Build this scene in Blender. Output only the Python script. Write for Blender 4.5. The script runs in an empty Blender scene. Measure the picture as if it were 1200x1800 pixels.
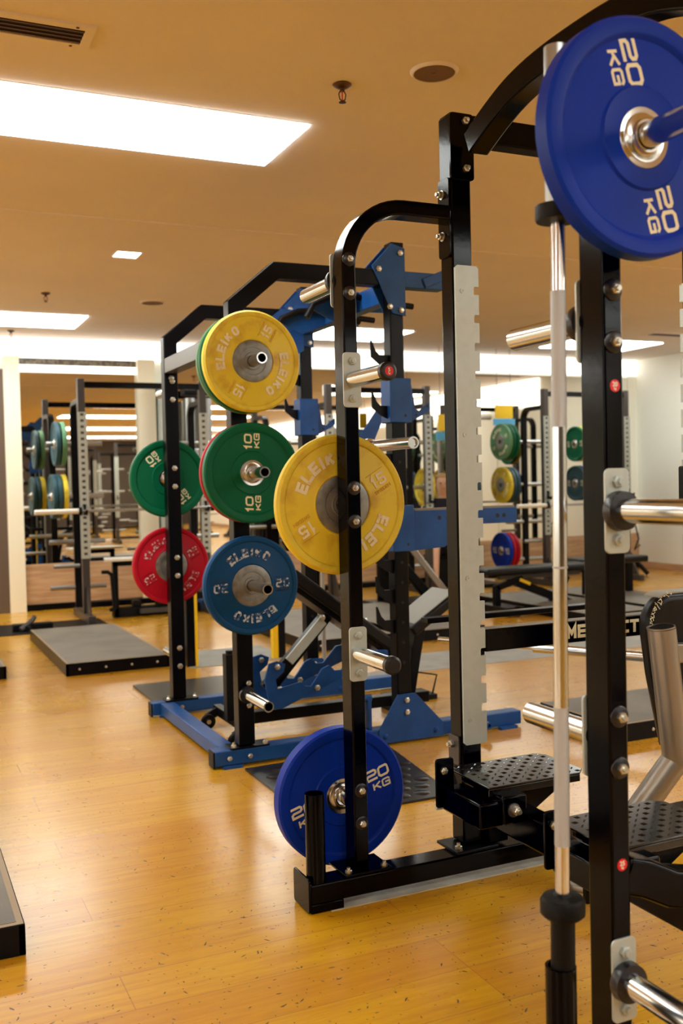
import bpy, math, random
from mathutils import Vector, Matrix
random.seed(7)
SC = bpy.context.scene
COL = SC.collection
PI = math.pi

# ------------------------------------------------------------------ camera, world, exposure
CAM_H, YAW, PITCH, ROLL = 1.30, math.radians(24.547), math.radians(1.637), math.radians(1.333)
fwd = Vector((math.sin(YAW) * math.cos(PITCH), math.cos(YAW) * math.cos(PITCH), -math.sin(PITCH)))
rgt = Vector((math.cos(YAW), -math.sin(YAW), 0))
dwn = fwd.cross(rgt)
r2 = math.cos(ROLL) * rgt + math.sin(ROLL) * dwn
d2 = -math.sin(ROLL) * rgt + math.cos(ROLL) * dwn
cam_d = bpy.data.cameras.new('camera')
cam = bpy.data.objects.new('camera', cam_d)
COL.objects.link(cam)
M = Matrix((r2, -d2, -fwd)).transposed().to_4x4()
M.translation = Vector((0, 0, CAM_H))
cam.matrix_world = M
cam_d.sensor_fit = 'VERTICAL'
cam_d.sensor_height = 36.0
cam_d.lens = 35.0
cam_d.clip_start = 0.05
cam_d.clip_end = 100
cam_d.dof.use_dof = True
cam_d.dof.focus_distance = 3.1
cam_d.dof.aperture_fstop = 3.6
SC.camera = cam

SC.view_settings.view_transform = 'Standard'
SC.view_settings.look = 'None'
SC.view_settings.gamma = 1.0
SC.view_settings.use_curve_mapping = False
SC.view_settings.exposure = 0.0
w = bpy.data.worlds.new('world')
SC.world = w
w.use_nodes = True
w.node_tree.nodes['Background'].inputs[0].default_value = (0.9, 0.75, 0.6, 1)
w.node_tree.nodes['Background'].inputs[1].default_value = 0.05
SC.cycles.use_denoising = True
SC.cycles.max_bounces = 10
SC.cycles.diffuse_bounces = 5
SC.cycles.glossy_bounces = 6
SC.cycles.sample_clamp_indirect = 6.0
SC.cycles.caustics_reflective = False
PANEL_STRENGTH = 11.0
PANEL_COLOR = (0.94, 1.0, 0.97)
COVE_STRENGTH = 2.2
SIDE_FILL_STRENGTH = 2.2

# ------------------------------------------------------------------ materials
def lin(c):
    return tuple(((v / 255) / 12.92 if v / 255 <= 0.04045 else ((v / 255 + 0.055) / 1.055) ** 2.4) for v in c) + (1,)

def mat(name, rgb, rough=0.5, metal=0.0, coat=0.0, bump=None, mottle=None, emit=None, spec=0.5):
    m = bpy.data.materials.new(name)
    m.use_nodes = True
    nt = m.node_tree
    b = nt.nodes['Principled BSDF']
    b.inputs['Base Color'].default_value = lin(rgb)
    b.inputs['Roughness'].default_value = rough
    b.inputs['Metallic'].default_value = metal
    b.inputs['Coat Weight'].default_value = coat
    b.inputs['Coat Roughness'].default_value = 0.12
    b.inputs['Specular IOR Level'].default_value = spec
    if mottle or bump:
        tc = nt.nodes.new('ShaderNodeTexCoord')
    if mottle:       # (second rgb, scale, low, high)
        n = nt.nodes.new('ShaderNodeTexNoise')
        n.inputs['Scale'].default_value = mottle[1]
        n.inputs['Detail'].default_value = 5
        nt.links.new(tc.outputs['Object'], n.inputs['Vector'])
        mr = nt.nodes.new('ShaderNodeMapRange')
        mr.inputs[1].default_value = mottle[2]
        mr.inputs[2].default_value = mottle[3]
        nt.links.new(n.outputs['Fac'], mr.inputs[0])
        mx = nt.nodes.new('ShaderNodeMix')
        mx.data_type = 'RGBA'
        mx.inputs[6].default_value = lin(rgb)
        mx.inputs[7].default_value = lin(mottle[0])
        nt.links.new(mr.outputs[0], mx.inputs[0])
        nt.links.new(mx.outputs[2], b.inputs['Base Color'])
    if bump:         # (scale, strength)
        n2 = nt.nodes.new('ShaderNodeTexNoise')
        n2.inputs['Scale'].default_value = bump[0]
        n2.inputs['Detail'].default_value = 3
        nt.links.new(tc.outputs['Object'], n2.inputs['Vector'])
        bp = nt.nodes.new('ShaderNodeBump')
        bp.inputs['Strength'].default_value = bump[1]
        bp.inputs['Distance'].default_value = 0.002
        nt.links.new(n2.outputs['Fac'], bp.inputs['Height'])
        nt.links.new(bp.outputs[0], b.inputs['Normal'])
    if emit:
        b.inputs['Emission Color'].default_value = tuple(emit[0]) + (1,)
        b.inputs['Emission Strength'].default_value = emit[1]
    return m

MT = {
    'black': mat('black_gloss_paint', (0, 0, 5), 0.12, 0, 0.0, bump=(60, 0.05), spec=0.12),
    'blacksatin': mat('black_satin_paint', (3, 3, 8), 0.30, 0, 0.0, spec=0.15),
    'blackmatte': mat('black_rubber', (4, 4, 7), 0.5, bump=(150, 0.3), spec=0.2),
    'greysteel': mat('grey_steel_and_lit_black', (64, 60, 60), 0.35, 0.2),  # also carries the reflected light painted on one black beam
    'blue': mat('blue_frame_paint', (26, 76, 142), 0.38, 0, 0.0, spec=0.25, mottle=((18, 62, 124), 9, 0.4, 0.7)),
    'chrome': mat('chrome', (205, 208, 210), 0.16, 1.0),
    'chromedull': mat('dull_chrome', (160, 162, 162), 0.33, 1.0),
    'knurl': mat('knurled_steel', (186, 190, 194), 0.36, 1.0, bump=(700, 1.0)),
    'silver': mat('silver_plate_finish', (188, 198, 196), 0.42, 0.35, mottle=((182, 192, 190), 30, 0.45, 0.7)),
    'zinc': mat('zinc_bolt', (200, 198, 188), 0.28, 0.9),
    'washer': mat('black_washer', (14, 14, 24), 0.3, 0.0, 0.0),
    'hubgrey': mat('grey_zinc_hub', (142, 142, 138), 0.42, 0.75, mottle=((110, 110, 108), 25, 0.45, 0.7)),
    'hubchrome': mat('bright_hub', (198, 196, 192), 0.2, 1.0),
    'yellow': mat('yellow_rubber', (228, 206, 52), 0.5, 0, 0.0, mottle=((196, 158, 40), 14, 0.5, 0.75), bump=(40, 0.1)),
    'green': mat('green_rubber', (0, 94, 62), 0.42, 0, 0.0, bump=(40, 0.1), spec=0.18),
    'greenpale': mat('pale_and_lit_green_rubber', (90, 140, 100), 0.55),  # also carries the reflection painted on a green plate
    'red': mat('red_rubber', (168, 8, 34), 0.45, 0, 0.0, bump=(40, 0.1), spec=0.2),
    'bluecomp': mat('dusty_blue_rubber', (0, 66, 118), 0.5, 0, 0.0, bump=(40, 0.1), spec=0.2),
    'bluebump': mat('deep_blue_rubber', (4, 46, 158), 0.42, 0, 0.0, bump=(60, 0.1), spec=0.14),
    'teal': mat('dark_teal_rubber', (24, 70, 84), 0.5),
    'letter': mat('cream_lettering', (232, 224, 190), 0.55),
    'letterwhite': mat('worn_white_lettering', (238, 230, 204), 0.6, mottle=((222, 190, 90), 45, 0.56, 0.72)),
    'letterred': mat('worn_lettering_on_red', (205, 190, 190), 0.6, mottle=((172, 14, 38), 60, 0.42, 0.5)),
    'letterblue': mat('worn_lettering_on_blue', (185, 195, 205), 0.6, mottle=((20, 68, 122), 60, 0.46, 0.54)),
    'emboss': mat('embossed_yellow', (212, 168, 40), 0.5),
    'embossblue': mat('embossed_blue', (14, 52, 98), 0.45),
    'stickerred': mat('red_sticker', (214, 26, 34), 0.4),
    'stepblack': mat('glossy_black_tread', (5, 5, 8), 0.16, 0, 0.0, spec=0.6),
    'vinyl': mat('black_vinyl', (4, 4, 8), 0.36, 0, 0.0, bump=(200, 0.15), spec=0.25),
    'vinylgrey': mat('grey_vinyl', (150, 152, 146), 0.45, bump=(200, 0.15)),
    'padtop': mat('worn_grey_rubber', (120, 114, 104), 0.5, mottle=((96, 92, 86), 3, 0.4, 0.7), bump=(120, 0.2)),
    'padedge': mat('worn_tan_edge', (150, 128, 98), 0.45, 0.1),
    'floormat': mat('pale_grey_mat', (158, 160, 156), 0.6, mottle=((140, 142, 138), 6, 0.4, 0.7)),
    'wallwhite': mat('white_wall_paint', (244, 246, 236), 0.6),
    'wallbrown': mat('dark_grey_brown_wall', (70, 60, 52), 0.7),
    'pier': mat('cream_wall_paint', (240, 234, 212), 0.6),
    'darkwood': mat('dark_brown_panel', (96, 80, 68), 0.5),
    'grille': mat('grey_grille', (120, 112, 98), 0.5, mottle=((80, 74, 66), 30, 0.45, 0.55)),
    'dark': mat('dark_void', (10, 8, 8), 0.7),
    'satinsteel': mat('brushed_grey_steel', (160, 156, 150), 0.36, 0.85, bump=(30, 0.08)),
    'tape': mat('pale_floor_tape', (205, 200, 188), 0.45, mottle=((168, 160, 146), 8, 0.45, 0.7)),
    'yellowpaint': mat('yellow_paint', (240, 196, 10), 0.45),
    'bluesign': mat('light_blue_sign', (90, 170, 215), 0.5),
    'greyroll': mat('silver_grey_roll', (176, 172, 164), 0.4, 0.3),
    'skin': mat('skin', (232, 186, 158), 0.5),
    'hair': mat('blond_hair', (178, 138, 92), 0.6, bump=(120, 0.6)),
    'navy': mat('navy_cloth', (18, 24, 44), 0.8),
    'white': mat('white_plastic', (232, 230, 222), 0.45),
    'ceilingmetal': mat('dark_bronze_metal', (92, 62, 44), 0.35, 0.6),
    'speaker': mat('brown_speaker_mesh', (112, 84, 58), 0.7, bump=(600, 0.4)),
    'pink': mat('pink_band', (220, 30, 80), 0.5),
    'mirror': mat('mirror_glass', (236, 232, 222), 0.012, 1.0),
    'panel': mat('light_diffuser', (255, 255, 255), 0.5, emit=(PANEL_COLOR, PANEL_STRENGTH)),
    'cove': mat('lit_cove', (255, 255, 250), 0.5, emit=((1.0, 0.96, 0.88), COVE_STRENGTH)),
    'sidefill': mat('glowing_side_fill', (255, 255, 255), 0.3, emit=((0.93, 1.0, 0.95), SIDE_FILL_STRENGTH)),  # emission for the added panes on the left wall
    'sign_lit': mat('lit_letters', (255, 255, 255), 0.5, emit=((1.0, 0.98, 0.92), 1.5)),
}

def node_mat(name):
    m = bpy.data.materials.new(name)
    m.use_nodes = True
    return m, m.node_tree, m.node_tree.nodes['Principled BSDF']

def mixc(nt, fac, a, b):
    mx = nt.nodes.new('ShaderNodeMix')
    mx.data_type = 'RGBA'
    for i, v in ((0, fac), (6, a), (7, b)):
        if hasattr(v, 'links') or hasattr(v, 'is_linked'):
            nt.links.new(v, mx.inputs[i])
        else:
            mx.inputs[i].default_value = v
    return mx.outputs[2]

def maprange(nt, v, a, b, c=0.0, d=1.0):
    mr = nt.nodes.new('ShaderNodeMapRange')
    mr.inputs[1].default_value, mr.inputs[2].default_value = a, b
    mr.inputs[3].default_value, mr.inputs[4].default_value = c, d
    nt.links.new(v, mr.inputs[0])
    return mr.outputs[0]

def noise(nt, vec, scale, detail=4, mapping=None, dist=0.0):
    if mapping:
        mp = nt.nodes.new('ShaderNodeMapping')
        mp.inputs['Scale'].default_value = mapping[0]
        mp.inputs['Rotation'].default_value = (0, 0, mapping[1])
        nt.links.new(vec, mp.inputs['Vector'])
        vec = mp.outputs[0]
    n = nt.nodes.new('ShaderNodeTexNoise')
    n.inputs['Scale'].default_value = scale
    n.inputs['Detail'].default_value = detail
    n.inputs['Distortion'].default_value = dist
    nt.links.new(vec, n.inputs['Vector'])
    return n.outputs['Fac']

def math2(nt, op, a, b):
    n = nt.nodes.new('ShaderNodeMath')
    n.operation = op
    for i, v in ((0, a), (1, b)):
        if isinstance(v, (int, float)):
            n.inputs[i].default_value = v
        else:
            nt.links.new(v, n.inputs[i])
    return n.outputs[0]

def floor_material():
    m, nt, b = node_mat('honey_wood_floor')
    tc = nt.nodes.new('ShaderNodeTexCoord')
    P = tc.outputs['Object']
    br = nt.nodes.new('ShaderNodeTexBrick')
    br.inputs['Scale'].default_value = 1.0
    br.offset = 0.37
    br.offset_frequency = 3
    br.inputs['Brick Width'].default_value = 2.3
    br.inputs['Row Height'].default_value = 0.19
    br.inputs['Mortar Size'].default_value = 0.0012
    br.inputs['Mortar Smooth'].default_value = 0.3
    br.inputs['Color1'].default_value = lin((216, 164, 18))
    br.inputs['Color2'].default_value = lin((204, 146, 16))
    br.inputs['Mortar'].default_value = lin((150, 98, 52))
    nt.links.new(P, br.inputs['Vector'])
    grain = noise(nt, P, 3.0, 6, ((1.0, 14.0, 1.0), 0.02), 0.6)
    c = mixc(nt, maprange(nt, grain, 0.42, 0.72, 0.0, 0.45), br.outputs['Color'], lin((176, 106, 14)))
    fine = noise(nt, P, 18.0, 5, ((1.0, 16.0, 1.0), 0.02), 0.3)
    c = mixc(nt, maprange(nt, fine, 0.5, 0.8, 0.0, 0.35), c, lin((160, 96, 44)))
    blot = noise(nt, P, 0.9, 3)
    c = mixc(nt, maprange(nt, blot, 0.45, 0.75, 0.0, 0.35), c, lin((190, 120, 58)))
    # scuffs and scratches: short dark dashes at random angles, denser where the floor is worn
    area = maprange(nt, noise(nt, P, 1.3, 3), 0.38, 0.60, 0.25, 1.0)
    sx = nt.nodes.new('ShaderNodeSeparateXYZ')
    nt.links.new(P, sx.inputs[0])
    wear = math2(nt, 'MULTIPLY', maprange(nt, sx.outputs[1], 1.4, 5.5, 1.0, 0.10), maprange(nt, sx.outputs[0], 0.2, 1.7, 0.22, 1.0))
    dens = math2(nt, 'MULTIPLY', area, wear)
    def dashes(scale, L_, W_, share, bias):
        wp = nt.nodes.new('ShaderNodeTexNoise')
        wp.inputs['Scale'].default_value = 9.0 / max(L_ * 20, .3)
        nt.links.new(P, wp.inputs['Vector'])
        vm = nt.nodes.new('ShaderNodeVectorMath')
        vm.operation = 'MULTIPLY_ADD'
        nt.links.new(wp.outputs['Color'], vm.inputs[0])
        vm.inputs[1].default_value = (L_ * 1.2,) * 3
        nt.links.new(P, vm.inputs[2])
        vo = nt.nodes.new('ShaderNodeTexVoronoi')
        vo.voronoi_dimensions = '2D'
        vo.inputs['Scale'].default_value = scale
        nt.links.new(vm.outputs[0], vo.inputs['Vector'])
        df = nt.nodes.new('ShaderNodeVectorMath')
        df.operation = 'SUBTRACT'
        nt.links.new(vm.outputs[0], df.inputs[0])
        nt.links.new(vo.outputs['Position'], df.inputs[1])
        sc_ = nt.nodes.new('ShaderNodeSeparateColor')
        nt.links.new(vo.outputs['Color'], sc_.inputs[0])
        rt = nt.nodes.new('ShaderNodeVectorRotate')
        rt.rotation_type = 'Z_AXIS'
        nt.links.new(df.outputs[0], rt.inputs['Vector'])
        nt.links.new(maprange(nt, sc_.outputs[0], 0, 1, bias[0], bias[1]), rt.inputs['Angle'])
        q = nt.nodes.new('ShaderNodeSeparateXYZ')
        nt.links.new(rt.outputs[0], q.inputs[0])
        u = math2(nt, 'DIVIDE', q.outputs[0], L_)
        v = math2(nt, 'DIVIDE', q.outputs[1], W_)
        e = math2(nt, 'ADD', math2(nt, 'MULTIPLY', u, u), math2(nt, 'MULTIPLY', v, v))
        on = math2(nt, 'LESS_THAN', sc_.outputs[1], math2(nt, 'MULTIPLY', dens, share))
        return math2(nt, 'MULTIPLY', maprange(nt, e, 0.5, 1.1, 1.0, 0.0), on)
    s1 = dashes(17.0, .011, .0025, 1.1, (-1.3, 1.3))
    s2 = dashes(30.0, .0062, .0021, 1.2, (-1.5, 1.5))
    s3 = dashes(60.0, .0034, .0016, 1.0, (-1.5, 1.5))
    s4 = dashes(2.6, .16, .0013, 1.3, (-0.5, 0.9))
    s = math2(nt, 'MAXIMUM', s1, math2(nt, 'MAXIMUM', s2, s3))
    c = mixc(nt, math2(nt, 'MULTIPLY', s4, 0.45), c, lin((100, 58, 28)))
    c = mixc(nt, math2(nt, 'MULTIPLY', s, 0.9), c, lin((48, 32, 30)))
    nt.links.new(c, b.inputs['Base Color'])
    rg = math2(nt, 'ADD', maprange(nt, noise(nt, P, 2.2, 5), 0.3, 0.7, 0.24, 0.34), math2(nt, 'MULTIPLY', s, 0.3))
    nt.links.new(rg, b.inputs['Roughness'])
    b.inputs['Specular IOR Level'].default_value = 0.5
    b.inputs['Coat Weight'].default_value = 0.6
    b.inputs['Coat Roughness'].default_value = 0.2
    bp = nt.nodes.new('ShaderNodeBump')
    bp.inputs['Strength'].default_value = 0.35
    bp.inputs['Distance'].default_value = 0.002
    h = math2(nt, 'SUBTRACT', noise(nt, P, 5.0, 4, ((1.0, 3.0, 1.0), 0.0)), s)
    nt.links.new(h, bp.inputs['Height'])
    nt.links.new(bp.outputs[0], b.inputs['Normal'])
    return m

def wood_panel_material():
    m, nt, b = node_mat('beige_wood_laminate')
    tc = nt.nodes.new('ShaderNodeTexCoord')
    g = noise(nt, tc.outputs['Object'], 2.2, 6, ((1.0, 1.0, 11.0), 0.0), 0.5)
    c = mixc(nt, maprange(nt, g, 0.35, 0.7), lin((205, 170, 134)), lin((172, 134, 100)))
    nt.links.new(c, b.inputs['Base Color'])
    b.inputs['Roughness'].default_value = 0.45
    return m

def tread_material(name, rgb, scale, rough):
    """dark studded / chequered sheet"""
    m, nt, b = node_mat(name)
    tc = nt.nodes.new('ShaderNodeTexCoord')
    v = nt.nodes.new('ShaderNodeTexVoronoi')
    v.inputs['Scale'].default_value = scale
    v.inputs['Randomness'].default_value = 0.25
    nt.links.new(tc.outputs['Object'], v.inputs['Vector'])
    h = maprange(nt, v.outputs['Distance'], 0.30, 0.36, 1.0, 0.0)
    bp = nt.nodes.new('ShaderNodeBump')
    bp.inputs['Strength'].default_value = 1.0
    bp.inputs['Distance'].default_value = 0.004
    nt.links.new(h, bp.inputs['Height'])
    nt.links.new(bp.outputs[0], b.inputs['Normal'])
    b.inputs['Base Color'].default_value = lin(rgb)
    b.inputs['Roughness'].default_value = rough
    return m

def ceiling_material():
    m, nt, b = node_mat('ceiling_paint')
    tc = nt.nodes.new('ShaderNodeTexCoord')
    g = noise(nt, tc.outputs['Object'], 1.1, 4)
    c = mixc(nt, maprange(nt, g, 0.3, 0.7), lin((230, 220, 212)), lin((224, 214, 206)))
    nt.links.new(c, b.inputs['Base Color'])
    b.inputs['Roughness'].default_value = 0.75
    b.inputs['Specular IOR Level'].default_value = 0.25
    return m

MT['floor'] = floor_material()
MT['woodpanel'] = wood_panel_material()
MT['studs'] = mat('studded_black_rubber', (26, 24, 24), 0.3, bump=(60, 0.3))
MT['ceiling'] = ceiling_material()

# ------------------------------------------------------------------ mesh helpers
WL = {}          # world location of every object we place

def frame(d):
    d = Vector(d).normalized()
    a = Vector((0, 0, 1)) if abs(d.z) < 0.9 else Vector((1, 0, 0))
    u = d.cross(a).normalized()
    return d, u, u.cross(d).normalized()

def arc(cx, cy, r, a0, a1, n=10):
    return [(cx + r * math.cos(math.radians(a0 + (a1 - a0) * i / n)), cy + r * math.sin(math.radians(a0 + (a1 - a0) * i / n))) for i in range(n + 1)]

def rrect(x0, x1, y0, y1, r, n=4):
    return arc(x1 - r, y1 - r, r, 0, 90, n) + arc(x0 + r, y1 - r, r, 90, 180, n) + arc(x0 + r, y0 + r, r, 180, 270, n) + arc(x1 - r, y0 + r, r, 270, 360, n)

def circ(cx, cy, r, n=24):
    return [(cx + r * math.cos(2 * PI * i / n), cy + r * math.sin(2 * PI * i / n)) for i in range(n)]

def band(path, t):
    """closed outline of a strip of width t along a 2D polyline, mitred"""
    L, R = [], []
    n = len(path)
    for i, (x, y) in enumerate(path):
        p = Vector((x, y))
        a = (p - Vector(path[i - 1])).normalized() if i > 0 else None
        b = (Vector(path[i + 1]) - p).normalized() if i < n - 1 else None
        a = a or b
        b = b or a
        tg = (a + b).normalized()
        nm = Vector((-tg.y, tg.x))
        k = t / 2 / max(0.3, nm.dot(Vector((-a.y, a.x))))
        L.append(tuple(p + nm * k))
        R.append(tuple(p - nm * k))
    return L + R[::-1]

# block letters as pen strokes on a 1 x 1 grid
GL = {'0': [[(.5, 1), (.82, 1), (1, .84), (1, .16), (.82, 0), (.18, 0), (0, .16), (0, .84), (.18, 1), (.5, 1)]],
      '1': [[(.12, .78), (.55, 1), (.55, 0)]],
      '2': [[(0, 1), (.84, 1), (1, .86), (1, .64), (.84, .5), (.16, .5), (0, .36), (0, 0), (1, 0)]],
      '5': [[(.95, 1), (.08, 1), (.04, .56), (.82, .56), (1, .42), (1, .14), (.82, 0), (.14, 0), (0, .12)]],
      'K': [[(0, 0), (0, 1)], [(1, 1), (.1, .45)], [(.38, .55), (1, 0)]],
      'G': [[(1, .86), (.86, 1), (.16, 1), (0, .86), (0, .14), (.16, 0), (1, 0), (1, .5), (.5, .5)]],
      'E': [[(1, 1), (0, 1), (0, 0), (1, 0)], [(0, .5), (.9, .5)]], 'L': [[(0, 1), (0, 0), (1, 0)]],
      'I': [[(.5, 0), (.5, 1)]],
      'O': [[(.5, 1), (.75, 1), (1, .8), (1, .2), (.75, 0), (.25, 0), (0, .2), (0, .8), (.25, 1), (.5, 1)]],
      'M': [[(0, 0), (0, 1), (.5, .35), (1, 1), (1, 0)]], 'C': [[(1, 1), (0, 1), (0, 0), (1, 0)]], 'T': [[(0, 1), (1, 1)], [(.5, 1), (.5, 0)]],
      'N': [[(0, 0), (0, 1), (1, 0), (1, 1)]]}

class MB:
    def glyphs(s, txt, h, fn, wd=.8, st=.22, depth=.0016, gap=.32, slant=0.0):
        """block lettering centred on the origin; h = height, st = stroke as a share of the height"""
        ws = [h * wd * (.45 if c in 'I1' else 1) for c in txt]
        tot = sum(ws) + h * gap * (len(txt) - 1) * 1.0
        x = -tot / 2
        hh = h * (1 - st)
        kz = [0.0]
        for k, (c, w_) in enumerate(zip(txt, ws)):
            for path in GL[c]:
                pts = [(x + a * w_, (b - .5) * hh) for a, b in path]
                closed = path[0] == path[-1]
                if closed:
                    n = len(pts) - 1
                    B = band([pts[-2]] + pts + [pts[1]], h * st)
                    m_ = len(B) // 2
                    Lf, Rt = B[1:m_ - 1], B[::-1][1:m_ - 1]
                else:
                    a0, a1 = Vector(pts[0]), Vector(pts[1])
                    z0, z1 = Vector(pts[-1]), Vector(pts[-2])
                    e = h * st * .5
                    if c not in 'K0':
                        pts[0] = tuple(a0 - (a1 - a0).normalized() * e)
                        pts[-1] = tuple(z0 - (z1 - z0).normalized() * e)
                    B = band(pts, h * st)
                    m_ = len(B) // 2
                    Lf, Rt = B[:m_], B[::-1][:m_]
                for i in range(len(Lf) - 1):
                    q = [Lf[i], Lf[i + 1], Rt[i + 1], Rt[i]]
                    kz[0] += 1.5e-5
                    vs = [fn(a + slant * b, b, d + kz[0]) for d in (-depth / 2, depth / 2) for a, b in q]
                    s.add(vs, [(0, 1, 2, 3), (7, 6, 5, 4), (0, 4, 5, 1), (1, 5, 6, 2), (2, 6, 7, 3), (3, 7, 4, 0)])
            x += w_ + h * gap
        return s
    def __init__(s):
        s.v, s.f = [], []
    def add(s, vs, fs):
        o = len(s.v)
        s.v += [Vector(v) for v in vs]
        s.f += [tuple(i + o for i in f) for f in fs]
        return s
    def box(s, x0, x1, y0, y1, z0, z1):
        vs = [(x, y, z) for z in (z0, z1) for y in (y0, y1) for x in (x0, x1)]
        return s.add(vs, [(0, 2, 3, 1), (4, 5, 7, 6), (0, 1, 5, 4), (2, 6, 7, 3), (0, 4, 6, 2), (1, 3, 7, 5)])
    def prism(s, poly, plane, d0, d1):
        n = len(poly)
        def P(a, b, d):
            return {'xz': (a, d, b), 'yz': (d, a, b), 'xy': (a, b, d)}[plane]
        vs = [P(a, b, d0) for a, b in poly] + [P(a, b, d1) for a, b in poly]
        fs = [tuple(range(n)), tuple(range(2 * n - 1, n - 1, -1))] + [(i, i + n, (i + 1) % n + n, (i + 1) % n) for i in range(n)]
        return s.add(vs, fs)
    def beam(s, p, q, wd, ht, up=(0, 0, 1)):
        p, q = Vector(p), Vector(q)
        d = (q - p).normalized()
        u = d.cross(Vector(up)).normalized()
        v = u.cross(d).normalized()
        vs = [c + u * a * wd / 2 + v * b * ht / 2 for c in (p, q) for a, b in ((-1, -1), (1, -1), (1, 1), (-1, 1))]
        return s.add(vs, [(0, 1, 2, 3), (7, 6, 5, 4), (0, 4, 5, 1), (1, 5, 6, 2), (2, 6, 7, 3), (3, 7, 4, 0)])
    def cyl(s, p, q, r, r1=None, n=28):
        return s.lathe([(0, 0), (r, 0), (r if r1 is None else r1, (Vector(q) - Vector(p)).length), (0, (Vector(q) - Vector(p)).length)], p, Vector(q) - Vector(p), n)
    def lathe(s, prof, o, d, n=40):
        """prof: (radius, distance along d)"""
        d, u, v = frame(d)
        o = Vector(o)
        base = len(s.v)
        rings = []
        for r, t in prof:
            if r < 1e-6:
                rings.append([len(s.v)])
                s.v.append(o + d * t)
            else:
                rings.append(list(range(len(s.v), len(s.v) + n)))
                for i in range(n):
                    a = 2 * PI * i / n
                    s.v.append(o + d * t + u * math.cos(a) * r + v * math.sin(a) * r)
        for A, B in zip(rings, rings[1:]):
            for i in range(n):
                j = (i + 1) % n
                if len(A) == 1 and len(B) == 1:
                    break
                if len(A) == 1:
                    s.f.append((A[0], B[j], B[i]))
                elif len(B) == 1:
                    s.f.append((A[i], A[j], B[0]))
                else:
                    s.f.append((A[i], A[j], B[j], B[i]))
        return s
    def tube(s, pts, r, n=14):
        pts = [Vector(p) for p in pts]
        rings = []
        _, u, v = frame(pts[1] - pts[0])
        for i, p in enumerate(pts):
            t = (pts[min(i + 1, len(pts) - 1)] - pts[max(i - 1, 0)]).normalized()
            u = (u - t * u.dot(t)).normalized()
            v = t.cross(u)
            rings.append(list(range(len(s.v), len(s.v) + n)))
            for k in range(n):
                a = 2 * PI * k / n
                s.v.append(p + (u * math.cos(a) + v * math.sin(a)) * r)
        for A, B in zip(rings, rings[1:]):
            for i in range(n):
                j = (i + 1) % n
                s.f.append((A[i], A[j], B[j], B[i]))
        s.f.append(tuple(rings[0][::-1]))
        s.f.append(tuple(rings[-1]))
        return s
    def hexbolt(s, c, d, r=0.011, h=0.010):
        d = Vector(d).normalized()
        c = Vector(c)
        s.lathe([(0, 0), (r, 0), (r, h * 0.8), (r * 0.8, h), (0, h)], c, d, 6)
        s.lathe([(0, h), (r * 0.5, h), (r * 0.5, h * 1.7), (0, h * 1.75)], c, d, 10)
        return s
    def text(s, txt, size, depth, fn, bold=0.0, sx=1.0, shear=0.0, spacing=1.0, align='CENTER'):
        """letters as thin solids; fn maps (x, y, depth) to a world point"""
        cu = bpy.data.curves.new('t', 'FONT')
        cu.body = txt
        cu.size = size
        cu.extrude = depth / 2
        cu.offset = bold
        cu.shear = shear
        cu.space_character = spacing
        cu.align_x = align
        cu.align_y = 'CENTER'
        cu.resolution_u = 3
        o = bpy.data.objects.new('t', cu)
        COL.objects.link(o)
        dg = bpy.context.evaluated_depsgraph_get()
        me = bpy.data.meshes.new_from_object(o.evaluated_get(dg))
        s.add([fn(v.co.x * sx, v.co.y, v.co.z) for v in me.vertices], [tuple(p.vertices) for p in me.polygons])
        bpy.data.objects.remove(o)
        bpy.data.curves.remove(cu)
        bpy.data.meshes.remove(me)
        return s
    def build(s, name, m, parent=None, bevel=0.0, smooth=True, seg=2):
        lo = Vector((min(v.x for v in s.v), min(v.y for v in s.v), min(v.z for v in s.v)))
        hi = Vector((max(v.x for v in s.v), max(v.y for v in s.v), max(v.z for v in s.v)))
        c = (lo + hi) / 2
        if parent is None:
            c.z = lo.z
        me = bpy.data.meshes.new(name)
        me.from_pydata([v - c for v in s.v], [], s.f)
        me.validate()
        me.update()
        import bmesh
        bm = bmesh.new()
        bm.from_mesh(me)
        bmesh.ops.recalc_face_normals(bm, faces=bm.faces)
        bm.to_mesh(me)
        bm.free()
        if smooth:
            me.shade_smooth()
            me.set_sharp_from_angle(angle=math.radians(35))
        me.materials.append(m if not isinstance(m, str) else MT[m])
        o = bpy.data.objects.new(name, me)
        COL.objects.link(o)
        if parent is not None:
            o.parent = parent
            o.location = c - WL[parent.name]
        else:
            o.location = c
        WL[o.name] = c.copy()
        if bevel:
            b = o.modifiers.new('bevel', 'BEVEL')
            b.width = bevel
            b.segments = seg
            b.limit_method = 'ANGLE'
            b.angle_limit = math.radians(40)
        return o

def tag(o, label=None, cat=None, group=None, kind=None):
    if label: o['label'] = label
    if cat: o['category'] = cat
    if group: o['group'] = group
    if kind: o['kind'] = kind
    return o

def thing(name, loc, label, cat, group=None):
    o = bpy.data.objects.new(name, None)
    o.empty_display_size = 0.1
    COL.objects.link(o)
    o.location = loc
    WL[o.name] = Vector(loc)
    return tag(o, label, cat, group)

def struct(name, mb, m, label=None, bevel=0.0, parent=None):
    return tag(mb.build(name, m, parent, bevel), label, None, None, 'structure')

def copy_tree(o, parent=None):
    c = o.copy()
    COL.objects.link(c)
    if parent is not None:
        c.parent = parent
    for ch in list(o.children):
        copy_tree(ch, c)
    return c

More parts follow.
